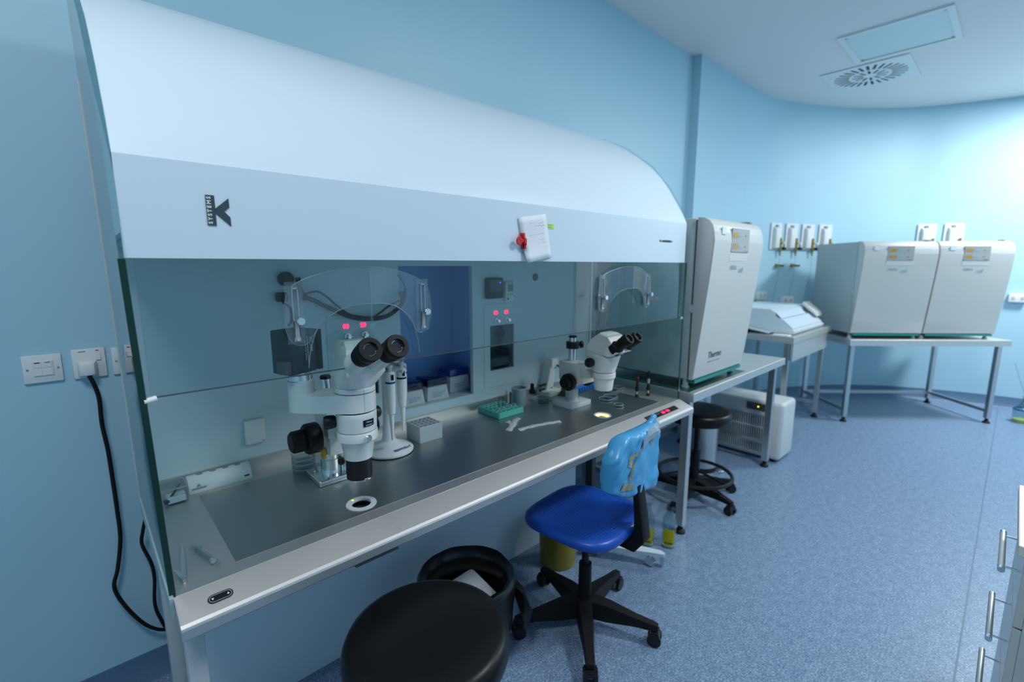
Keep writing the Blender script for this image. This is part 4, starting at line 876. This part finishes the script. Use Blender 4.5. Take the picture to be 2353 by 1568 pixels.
s2 = math.sqrt(.5)
def fart(u, v): return (5.055+s2*u+s2*v, .965-s2*u+s2*v)
x, y = fart(.345, -.005); incubator('grey incubator of the pair next to the white balance', (x, y, .78), -PI/4)
x, y = fart(.985, -.005); incubator('grey incubator of the pair beside the wall bottle', (x, y, .78), -PI/4)
solo('rubber_mat', box(B(), 2.24, 2.95, 1.075, 1.72, .80, .8025), mat('dark green mat', (.01, .06, .05), .25), 'thin dark green mat under the single incubator', 'mat', loc=(2.594, 1.4, .80))

# ---- device on the middle table
t = thing('bench_balance', 'white low lab device with sloped front and side keypad on the taller steel table', 'lab device', (4.55, 1.45, .885))
bm = B(); prism(bm, [(1.175, .895), (1.165, .915), (1.185, .93), (1.27, 1.005), (1.315, 1.03), (1.32, 1.062), (1.36, 1.085), (1.74, 1.09), (1.74, .895)], 'x', 4.16, 4.98); mk('housing', bm, 'panel', t, smooth=30)
bm = B(); hull(bm, [(x, y, z) for x in (4.17, 4.97) for y, z in ((1.186, .934), (1.268, 1.006), (1.183, .940), (1.264, 1.011))]); mk('front_flap', bm, 'hood', t)
bm = B(); hull(bm, [(x, y, z) for x in (4.17, 4.80) for y, z in ((1.275, 1.012), (1.318, 1.055), (1.272, 1.016), (1.316, 1.060))]); mk('upper_flap', bm, 'hood', t)
bm = B(); hull(bm, [(x, y, z) for x in (4.86, 5.04) for y, z in ((1.20, .985), (1.33, 1.09), (1.21, 1.02), (1.32, 1.112))]); mk('keypad', bm, 'cream', t, bev=.003)
for x in (4.2, 4.94):
    for y in (1.21, 1.70):
        bm = B(); cyl(bm, (x, y, .885), (x, y, .897), .02, n=14); mk('foot', bm, 'rubber', t)
t = thing('document_tray', 'pale flat tray tilted at the near end of the taller steel table', 'tray', (4.13, 1.43, .885))
bm = B(); hull(bm, [(4.075, y, z) for y, z in ((1.33, .895), (1.56, .93), (1.33, .905), (1.56, .94))]+[(4.15, y, z) for y, z in ((1.33, .895), (1.56, .93), (1.33, .905), (1.56, .94))]); mk('tray_plate', bm, 'hood', t, bev=.002)
bm = B(); box(bm, 4.06, 4.15, 1.50, 1.60, .885, .925, .003, 1); mk('stand', bm, 'black', t)
solo('folded_paper', box(B(), 4.065, 4.14, 1.18, 1.30, .885, .895, .002, 1), 'paper', 'folded white papers in front of the lab device', 'papers', loc=(4.10, 1.24, .885))

# ================================================================== UNDER THE TABLES
# portable conditioner
t = thing('air_conditioner', 'white portable air unit with slotted grille under the steel table end', 'air unit', (3.77, 1.29, 0))
bm = B(); box(bm, 3.625, 3.905, 1.035, 1.56, .02, .455, .03, 4); mk('casing', bm, mat('off white casing', (.55, .59, .60), .4), t)
bm = B(); box(bm, 3.618, 3.64, 1.10, 1.54, .055, .36, .004, 1); grl = mk('grille_panel', bm, 'lgrey', t)
bm = B()
for r_ in range(3):
    for c in range(26):
        y0 = 1.112+c*.0163; z0 = .065+r_*.098
        box(bm, 3.6165, 3.619, y0, y0+.0075, z0, z0+.082)
mk('grille_slots', bm, 'dgrey', grl, smooth=0)['kind'] = 'stuff'
bm = B(); box(bm, 3.6175, 3.64, 1.12, 1.29, .375, .43, .004, 1); cp2 = mk('control_panel', bm, 'dgrey', t)
for k, (mm, y0, z0) in enumerate((('red', 1.235, .418), ('ledy', 1.205, .405), ('ledy', 1.150, .400), ('ledy', 1.138, .400), ('red', 1.185, .42))):
    bm = B(); cyl(bm, (3.6175, y0, z0), (3.6155, y0, z0), .0055, n=10); mk('indicator', bm, mm, cp2)
for y in (1.09, 1.50):
    for x in (3.66, 3.87):
        bm = B(); cyl(bm, (x-.012, y, .018), (x+.012, y, .018), .018, n=16); mk('caster', bm, 'rubber', t)
# pedal bin
t = thing('pedal_bin', 'stainless steel pedal bin behind the round black stool', 'bin', (3.17, 1.42, 0))
bm = B(); cyl(bm, (0, 0, .03), (0, 0, .36), .115, n=40); mk('body', bm, 'steely', t, w=False)
bm = B(); cyl(bm, (0, 0, 0), (0, 0, .032), .118, n=40); mk('base', bm, 'black', t, w=False)
bm = B(); lathe(bm, [(.118, .36), (.119, .378), (.10, .40), (.05, .412), (0, .415)], n=40); mk('lid', bm, 'black', t, w=False)
bm = B(); tube(bm, [(-.01, -.11, .015), (-.02, -.15, .018), (.02, -.165, .018), (.035, -.11, .015)], .006, 6); mk('pedal', bm, 'chrome', t, w=False)

def star_base(t, R_, a0, hubz=.085, m='blackm', n=5, mw='black'):
    for k in range(n):
        a = a0+2*PI*k/n; c, s = math.cos(a), math.sin(a)
        bm = B(); A = []
        for u, wd_, z0, z1 in ((.02, .036, .055, .125), (.10, .030, .055, .118), (R_*.75, .020, .062, .095), (R_*.97, .018, .062, .085), (R_+.012, .014, .064, .080)):
            A.append([bm.verts.new((u*c-q*wd_*s, u*s+q*wd_*c, z)) for q, z in ((-1, z0), (1, z0), (.75, z1), (-.75, z1))])
        skin(bm, A); lg_ = mk('leg', bm, m, t, w=False, smooth=30)
        cx, cy = R_*c, R_*s
        bm = B()
        for q in (-1, 1):
            o_ = (cx-q*.010*s, cy+q*.010*c, .026); cyl(bm, o_, (o_[0]-q*.015*s, o_[1]+q*.015*c, .026), .0258, n=22)
        hull(bm, [(cx+dx*c-q*.022*s, cy+dx*s+q*.022*c, z) for dx, z in ((-.02, .036), (.022, .036), (-.012, .058), (.014, .058)) for q in (-1, 1)]); cyl(bm, (cx, cy, .05), (cx, cy, .068), .008, n=10)
        mk('caster', bm, mw, lg_, w=False)
def footring(t, R_, z, m='black'):
    bm = B(); tubering(bm, (0, 0, z), (0, 0, 1), [(R_+.011*math.cos(a), .011*math.sin(a)) for a in [2*PI*i/8 for i in range(8)]], 48)
    mk('foot_ring', bm, m, t, w=False)
    bm = B()
    for k in range(3):
        a = 2*PI*k/3+.4; cyl(bm, (.02*math.cos(a), .02*math.sin(a), z+.02), (R_*math.cos(a), R_*math.sin(a), z), .007, n=8)
    mk('ring_spokes', bm, m, t, w=False)
def seatpad(t, r, z, h):
    bm = B(); lathe(bm, [(r*.55, z-h), (r*.90, z-h), (r*.975, z-h*.88), (r, z-h*.6), (r*.992, z-h*.36), (r*.955, z-h*.15), (r*.88, z-h*.05), (r*.6, z-.002), (0, z)], n=56); mk('seat', bm, 'leather', t, w=False, smooth=60)
    bm = B(); cyl(bm, (0, 0, z-h-.018), (0, 0, z-h), r*.6, n=32); mk('seat_plate', bm, 'black', t, w=False)
t = thing('round_stool', 'round black padded stool with foot ring under the steel table', 'stool', (2.725, 1.245, 0))
seatpad(t, .19, .575, .075); star_base(t, .262, math.radians(-104)); footring(t, .215, .155)
bm = B(); cyl(bm, (0, 0, .09), (0, 0, .30), .028, n=20); cyl(bm, (0, 0, .29), (0, 0, .49), .016, n=20); mk('gas_column', bm, 'black', t, w=False)
t = thing('round_stool', 'round black padded stool standing in front of the white knee panel', 'stool', (.512, .838, 0))
seatpad(t, .192, .612, .075); star_base(t, .27, .3); footring(t, .205, .20)
bm = B(); cyl(bm, (0, 0, .09), (0, 0, .32), .028, n=20); cyl(bm, (0, 0, .31), (0, 0, .53), .016, n=20); mk('gas_column', bm, 'black', t, w=False)

# ---- blue chair
CH = (1.372, 1.045, 0); RZC = math.radians(5)
t = thing('swivel_chair', 'blue plastic swivel chair with bagged backrest and black five-star base', 'chair', CH, RZC)
star_base(t, .276, math.radians(7)-RZC)
bm = B(); cyl(bm, (0, 0, .07), (0, 0, .125), .042, .036, n=24); cyl(bm, (0, 0, .12), (0, 0, .27), .0265, .025, n=24); mk('column_sleeve', bm, 'blackm', t, w=False)
bm = B(); cyl(bm, (0, 0, .26), (0, 0, .43), .0145, n=20); mk('gas_column', bm, 'black', t, w=False)
bm = B(); box(bm, -.08, .08, -.09, .09, .425, .455, .008, 2); mk('seat_bracket', bm, 'blackm', t, w=False)
# seat: rounded square dished shell
def superell(a, b, n_, k): 
    out = []
    for i in range(k):
        th = 2*PI*i/k; c, s = math.cos(th), math.sin(th)
        out.append((a*math.copysign(abs(c)**(2/n_), c), b*math.copysign(abs(s)**(2/n_), s)))
    return out
bm = B(); rs = []
for f_, z in ((.80, .452), (.93, .452), (.985, .459), (1.0, .470), (.99, .484), (.95, .492), (.88, .493), (.72, .489), (.5, .485), (.25, .483), (.02, .482)):
    rs.append([bm.verts.new((x*f_, y*f_+.01, z+ (.010*max(0, (y*f_)/.2)**2 if y < 0 else -.010*max(0, y*f_/.2)**2 if f_ > .6 else 0))) for x, y in superell(.205, .20, 3.6, 64)])
skin(bm, rs); seat = mk('seat', bm, 'seatblue', t, w=False, smooth=60)
bm = B()                                     # raised grip dimples moulded into the seat
for i in range(22):
    for j in range(22):
        x = -.155+i*.0148+(.0074 if j % 2 else 0); y = -.14+j*.0142
        if abs(x/.172)**3.4+abs((y)/.168)**3.4 > 1: continue
        f_ = max(abs(x)/.205, abs(y-.01)/.20); z = .482+.0105*min(1, f_/.9)**2
        zz = z+(.010*((y-.01)/.2)**2 if y < .01 else -.010*((y-.01)/.2)**2)*(1 if f_ > .6 else 0)
        hull(bm, [(x-.0045, y, zz-.001), (x+.0045, y, zz-.001), (x, y-.0034, zz-.001), (x, y+.0034, zz-.001), (x, y, zz+.0024)])
mk('grip_dimples', bm, 'seatblue', seat, w=False, smooth=0)['kind'] = 'stuff'
# back bracket and bagged backrest (local -Y is the rear)
bm = B(); A = []
for (y, z, wd_, th) in ((-.05, .436, .026, .010), (-.13, .420, .028, .018), (-.195, .424, .029, .024), (-.220, .455, .029, .020), (-.212, .54, .028, .015), (-.195, .66, .026, .010), (-.18, .74, .022, .008)):
    A.append((y, z, wd_, th))
rs = []
for i, (y, z, wd_, th) in enumerate(A):
    p0 = A[max(0, i-1)]; p1 = A[min(len(A)-1, i+1)]; d = Vector((0, p1[0]-p0[0], p1[1]-p0[1])).normalized(); n_ = Vector((0, -d.z, d.y))
    rs.append([bm.verts.new(Vector((.030+sx*wd_, y, z))+n_*sn*th) for sx, sn in ((-1, -1), (1, -1), (1, 1), (-1, 1))])
skin(bm, rs); mk('back_bracket', bm, 'blackm', t, w=False, smooth=40, bev=.004)
bm = B(); g = []; NU, NV = 64, 48
def bagpt(u, v, side):
    x = -.150+.350*u; top = .868-.016*u; bot = .672-.112*u-.012*math.sin(u*PI*2)
    if u < .3: top -= .085*(1-u/.3)**2; bot += .01*(1-u/.3)
    if u > .85: bot += .05*((u-.85)/.15)**2
    z = bot+(top-bot)*v
    e = min(1, min(u, 1-u)/.10, min(v, 1-v)/.10); th = .006+.026*math.sqrt(max(0, 1-(1-e)**2))
    p = Vector((x, 0, z)); wr = noise.noise(Vector((x*16+z*14, z*5-x*4, side*3)))*.010+(abs(noise.noise(Vector((x*30-z*26, (z+x)*7, side*7+3))))-.2)*.016
    y = -.165+side*(th+wr*min(1, e*1.5))-.012*math.sin(u*PI)
    return Vector((x, y, z))
vs_ = {}
for sd in (-1, 1):
    for i in range(NU+1):
        for j in range(NV+1):
            edge = i in (0, NU) or j in (0, NV); k = (i, j, 0 if edge else sd)
            if k not in vs_:
                p = bagpt(i/NU, j/NV, sd)
                if edge: p.y = (bagpt(i/NU, j/NV, -1).y+bagpt(i/NU, j/NV, 1).y)/2
                vs_[k] = bm.verts.new(p)
    for i in range(NU):
        for j in range(NV):
            q = [vs_.get((a, b, sd)) or vs_[(a, b, 0)] for a, b in ((i, j), (i+1, j), (i+1, j+1), (i, j+1))]
            bm.faces.new(q)
bag = mk('backrest_bag', bm, 'bag', t, w=False, smooth=75)
bm = B(); tube(bm, [(.14, -.165, .835), (.165, -.17, .850), (.185, -.17, .866), (.192, -.165, .86)], lambda u: .016-.006*u, 10); mk('bag_knot', bm, 'bag', bag, w=False)
def tapepiece(pts, w_, m):
    bm = B(); A = []
    P = cat([(p[0], 0, p[1]) for p in pts], 5)
    for i, p in enumerate(P):
        d = (P[min(i+1, len(P)-1)]-P[max(i-1, 0)]).normalized(); n_ = Vector((-d.z, 0, d.x))*w_/2; r_ = []
        for q in (-1, 0, 1):
            c = p+n_*q; u = (c.x+.150)/.350; top = .868-.016*u; bot = .672-.112*u-.012*math.sin(u*PI*2); v = min(.98, max(.02, (c.z-bot)/(top-bot)))
            yy = bagpt(min(.98, max(.02, u)), v, -1).y-.0035; r_.append(bm.verts.new((c.x, yy, c.z)))
        A.append(r_)
    for a, b in zip(A[:-1], A[1:]):
        for j in range(2): bm.faces.new((a[j], a[j+1], b[j+1], b[j]))
    bmesh.ops.solidify(bm, geom=bm.faces[:], thickness=.001); mk('tape', bm, m, bag, w=False, smooth=0)
tapepiece([(.02, .812), (.06, .825), (.12, .832), (.185, .835)], .045, 'ltape')
tapepiece([(-.068, .758), (-.058, .786)], .013, 'tape'); tapepiece([(-.058, .786), (-.020, .792)], .013, 'tape'); tapepiece([(-.052, .705), (-.046, .750)], .016, 'tape'); tapepiece([(-.046, .748), (.0, .785), (.03, .812)], .011, 'tape')
tapepiece([(-.105, .695), (-.065, .683), (-.03, .676)], .026, 'tape'); tapepiece([(.10, .792), (.115, .797)], .016, 'tape')

# ---- bins, bottles and tray under the bench
t = thing('waste_bin', 'bin lined with a black bag in front of the knee panel', 'bin', (.925, 1.235, 0))
bm = B(); tubering(bm, (0, 0, 0), (0, 0, 1), [(0, .005), (.12, .005), (.158, .325), (.154, .325), (.116, .01), (0, .01)], 40); mk('bucket', bm, 'lgrey', t, w=False)
bm = B(); rs = []
for r_, z in ((.163, .14), (.170, .22), (.176, .31), (.175, .335), (.166, .345), (.150, .338), (.135, .31), (.128, .22), (.12, .15)):
    rs.append([bm.verts.new(((r_+.006*noise.noise(Vector((3*math.cos(a), 3*math.sin(a), z*12))))*math.cos(a), (r_+.006*noise.noise(Vector((3*math.cos(a), 3*math.sin(a), z*12))))*math.sin(a), z+.012*noise.noise(Vector((2*math.cos(a), 2*math.sin(a), 5))))) for a in [2*PI*i/48 for i in range(48)]])
skin(bm, rs, cap=False); sv = mk('bin_liner', bm, 'bagblack', t, w=False, smooth=70); md_ = sv.modifiers.new('thick', 'SOLIDIFY'); md_.thickness = .001
bm = B(); hull(bm, [(.12, -.10, .30), (.185, -.10, .25), (.20, -.14, .16), (.15, -.16, .12), (.13, -.16, .28), (.17, -.06, .28)]); mk('bag_corner', bm, 'bagblack', t, w=False)
bm = B(); hull(bm, [(-.08, -.05, .24), (.09, -.06, .25), (.10, .10, .262), (-.05, .10, .25), (.02, .02, .268)]); mk('crumpled_paper', bm, 'paper', t, w=False)
t = thing('sharps_bin', 'yellow sharps bin with dark red lid under the blue chair seat', 'bin', (1.60, 1.39, 0))
bm = B(); lathe(bm, [(.082, 0), (.086, .004), (.094, .205), (.09, .207), (0, .207)], n=36); mk('body', bm, 'yellow', t, w=False)
bm = B(); lathe(bm, [(.099, .200), (.101, .215), (.096, .235), (.05, .242), (0, .242)], n=36); ld_ = mk('lid', bm, 'redlid', t, w=False)
bm = B(); box(bm, -.03, .03, -.03, .03, .240, .250, .004, 1); mk('lid_flap', bm, 'redlid', ld_, w=False)
def bottle(x, y, label, sc=1.):
    t = thing('glass_bottle', label, 'bottle', (x, y, 0), rz=.35)
    bm = B(); lathe(bm, [(.030, 0), (.0345, .004), (.0345, .135), (.030, .155), (.017, .185), (.0135, .195), (.0135, .215), (.0155, .216), (.0155, .222)], n=28); mk('body', bm, 'bottleglass', t, w=False)
    bm = B()
    A = [[bm.verts.new(((.0352)*math.cos(a), .0352*math.sin(a), z)) for a in [math.radians(-222+i*9) for i in range(12)]] for z in (.018, .105)]
    for i in range(11): bm.faces.new((A[0][i], A[0][i+1], A[1][i+1], A[1][i]))
    bmesh.ops.solidify(bm, geom=bm.faces[:], thickness=.0008); lb = mk('label_sticker', bm, 'ylabel', t, w=False)
    bm = B()
    for z in (.027, .032): 
        A = [[bm.verts.new((.0362*math.cos(a), .0362*math.sin(a), q)) for a in [math.radians(-205+i*8) for i in range(9)]] for q in (z, z+.003)]
        for i in range(8): bm.faces.new((A[0][i], A[0][i+1], A[1][i+1], A[1][i]))
    mk('print', bm, 'blackink', lb, w=False)
    bm = B(); cyl(bm, (0, 0, .003), (0, 0, .006), .031, n=24); mk('bottle_bottom', bm, 'rim', t, w=False)
    return t
bottle(2.118, 1.082, 'clear glass bottle with yellow label beside the table foot')
bottle(2.052, 1.165, 'clear glass bottle with yellow label half hidden by the chair bracket')
t = thing('roller_base', 'low white roller board with caster on the floor under the bench', 'roller board', (1.86, 1.15, 0))
bm = B(); prism(bm, [(1.72, 1.32), (1.80, 1.345), (1.945, 1.03), (1.94, 1.005), (1.925, 1.0)], 'z', .058, .074); mk('board', bm, 'hood', t)
bm = B(); prism(bm, [(1.925, 1.0), (1.943, 1.01), (1.943, 1.03), (1.925, 1.02)], 'z', .012, .06); mk('lip', bm, 'hood', t)
for p in ((1.90, 1.06), (1.78, 1.29)):
    bm = B(); cyl(bm, (p[0]-.01, p[1], .024), (p[0]+.01, p[1], .024), .024, n=18); cyl(bm, (p[0], p[1], .03), (p[0], p[1], .058), .008, n=10); mk('caster', bm, 'chrome', t)

# ================================================================== GAS OUTLETS AND WALL BOXES
def wall_at(x=None, y=None):
    best = None
    for a, b in zip(curve[:-1], curve[1:]):
        if x is not None and min(a.x, b.x) <= x <= max(a.x, b.x): u = (x-a.x)/(b.x-a.x)
        elif y is not None and min(a.y, b.y) <= y <= max(a.y, b.y) and abs(b.y-a.y) > 1e-6: u = (y-a.y)/(b.y-a.y)
        else: continue
        p = a+(b-a)*u; d = (b-a).normalized(); return p, math.atan2(d.y, d.x)
def gas_outlet(p, ang, z, label, drop, grp):
    t = thing('gas_outlet', label, 'gas outlet', (p.x, p.y, z), ang, grp)
    bm = B(); box(bm, -.082, .082, -.016, 0, 0, .27, .004, 1); mk('back_plate', bm, 'wplastic', t, w=False)
    bm = B(); hull(bm, [(x, -.016, zz) for x, zz in ((-.052, .01), (.032, .01), (-.052, .235), (.032, .235))]+[(x, -.045, zz) for x, zz in ((-.040, .02), (.022, .02), (-.040, .21), (.022, .21))]); mk('cover', bm, 'wplastic', t, w=False, bev=.003)
    bm = B(); box(bm, -.022, .008, -.030, -.012, .225, .252); mk('gas_mark', bm, 'mgrey', t, w=False)
    bm = B(); cyl(bm, (.055, -.03, .02), (.055, -.03, .12), .012, n=14); cyl(bm, (.055, -.016, .07), (.055, -.055, .07), .010, n=12); cyl(bm, (.055, -.03, .0), (.055, -.03, .03), .017, n=6); mk('valve', bm, 'brass', t, w=False)
    bm = B(); lathe(bm, [(.010, 0), (.022, .004), (.022, .02), (0, .022)], (.085, -.035, .06), (.6, -.8, 0), 18); mk('valve_knob', bm, 'wplastic', t, w=False)
    bm = B(); box(bm, .085, .125, -.05, -.01, .0, .026, .004, 1); mk('lever', bm, 'black', t, w=False)
    bm = B(); cyl(bm, (.058, -.03, .0), (.058, -.03, -.06), .008, n=10); mk('nipple', bm, 'brass', t, w=False)
    if drop:
        bm = B(); cyl(bm, (.048, -.0, -.16), (.048, -.045, -.16), .020, .014, n=16); mk('lower_valve', bm, 'brass', t, w=False)
        bm = B(); box(bm, .055, .115, -.05, -.035, -.172, -.155, .003, 1); mk('lower_lever', bm, 'black', t, w=False)
    bm = B(); tube(bm, [(.058, -.03, -.06), (.052, -.035, -.25), (.02, -.03, -.45), (.0, -.02, -.62)], .0035, 6); mk('hose', bm, 'clear', t, w=False)
    return t
words = ['gas outlet plate with lower brass valve nearest the single incubator', 'gas outlet plate with lower brass valve, second along the curved wall', 'gas outlet plate without lower valve in the row of four', 'gas outlet plate partly behind the incubator corner, last of the row of four']
for k, x in enumerate((5.36, 5.56, 5.755, 5.945)):
    p, a = wall_at(x=x); gas_outlet(p, a, 1.60, words[k], k < 2, 'row of four gas outlets')
for k, y in enumerate((.725, .52)):
    p, a = wall_at(y=y); gas_outlet(p, a, 1.60, ['gas outlet plate above the joint between the paired incubators', 'gas outlet plate above the incubator beside the wall bottle'][k], False, 'gas outlets above the paired incubators')
def wallbox(p, ang, z, w_, h, label):
    t = thing('wall_socket', label, 'socket', (p.x, p.y, z), ang)
    bm = B(); box(bm, -w_/2, w_/2, -.045, 0, 0, h, .005, 2); mk('box', bm, 'wplastic', t, w=False)
    for s in (-1, 1):
        bm = B(); box(bm, s*w_*.25-.012, s*w_*.25+.012, -.049, -.045, h*.35, h*.7, .002, 1); mk('rocker', bm, 'lgrey', t, w=False)
    return t
p, a = wall_at(x=5.18); wallbox(p, a, 1.09, .15, .085, 'white double socket box on the wall between single incubator and gas outlets')
p, a = wall_at(x=5.56); wallbox(p, a, 1.03, .15, .085, 'white double socket box low behind the white lab device')
p, a = wall_at(y=-.01); wallbox(p, a, 1.075, .13, .085, 'white socket box on the wall beyond the incubator pair')
# far bottle
t = thing('vacuum_flask', 'clear plastic wash bottle with blue rim on the floor by the far table', 'bottle', (6.30, -.17, 0))
bm = B(); lathe(bm, [(.062, 0), (.066, .004), (.066, .12), (.055, .15), (.02, .19), (.016, .225), (.016, .25)], n=28); mk('body', bm, 'bottleglass', t, w=False)
bm = B(); tubering(bm, (0, 0, .118), (0, 0, 1), [(.065, 0), (.069, 0), (.069, .016), (.065, .016)], 28); mk('blue_rim', bm, mat('blue ring', (.05, .15, .40), .4), t, w=False)
bm = B(); cyl(bm, (0, 0, .002), (0, 0, .03), .060, n=24); mk('liquid', bm, mat('yellowish liquid', (.55, .55, .10), .3), t, w=False)
bm = B(); tube(bm, [(0, 0, .25), (.005, .02, .30), (-.02, .06, .42), (-.06, .10, .55)], .005, 6); mk('hose', bm, 'clear', t, w=False)

# ================================================================== DRAWER UNIT
t = thing('drawer_unit', 'pale drawer unit with cream top and bar handles beside the aisle', 'drawers', (1.90, -.35, 0))
bm = B(); box(bm, 1.655, 2.135, -.62, -.078, .722, .75, .002, 1); mk('top', bm, 'cream_top', t)
bm = B(); box(bm, 1.69, 2.125, -.60, -.112, .02, .722); mk('carcass', bm, 'drawer', t)
for z0, z1 in ((.512, .715), (.298, .507), (.04, .293)):
    bm = B(); box(bm, 1.69, 2.125, -.1118, -.094, z0, z1, .0015, 1); d_ = mk('drawer', bm, 'drawer', t)
    zc = z0+.105 if z1 > .5 else (z0+.11 if z1 > .3 else z0+.16)
    bm = B(); cyl(bm, (1.775, -.060, zc), (2.04, -.060, zc), .0075, n=16)
    hnd = mk('handle', bm, 'steel', d_)
    bm = B()
    for x in (1.80, 2.015): cyl(bm, (x, -.094, zc), (x, -.060, zc), .003, n=10)
    mk('handle_posts', bm, 'chrome', d_)
    for x in (1.772, 2.028):
        bm = B(); cyl(bm, (x, -.060, zc), (x+.015, -.060, zc), .0079, n=16); mk('handle_cap', bm, 'chrome', d_)
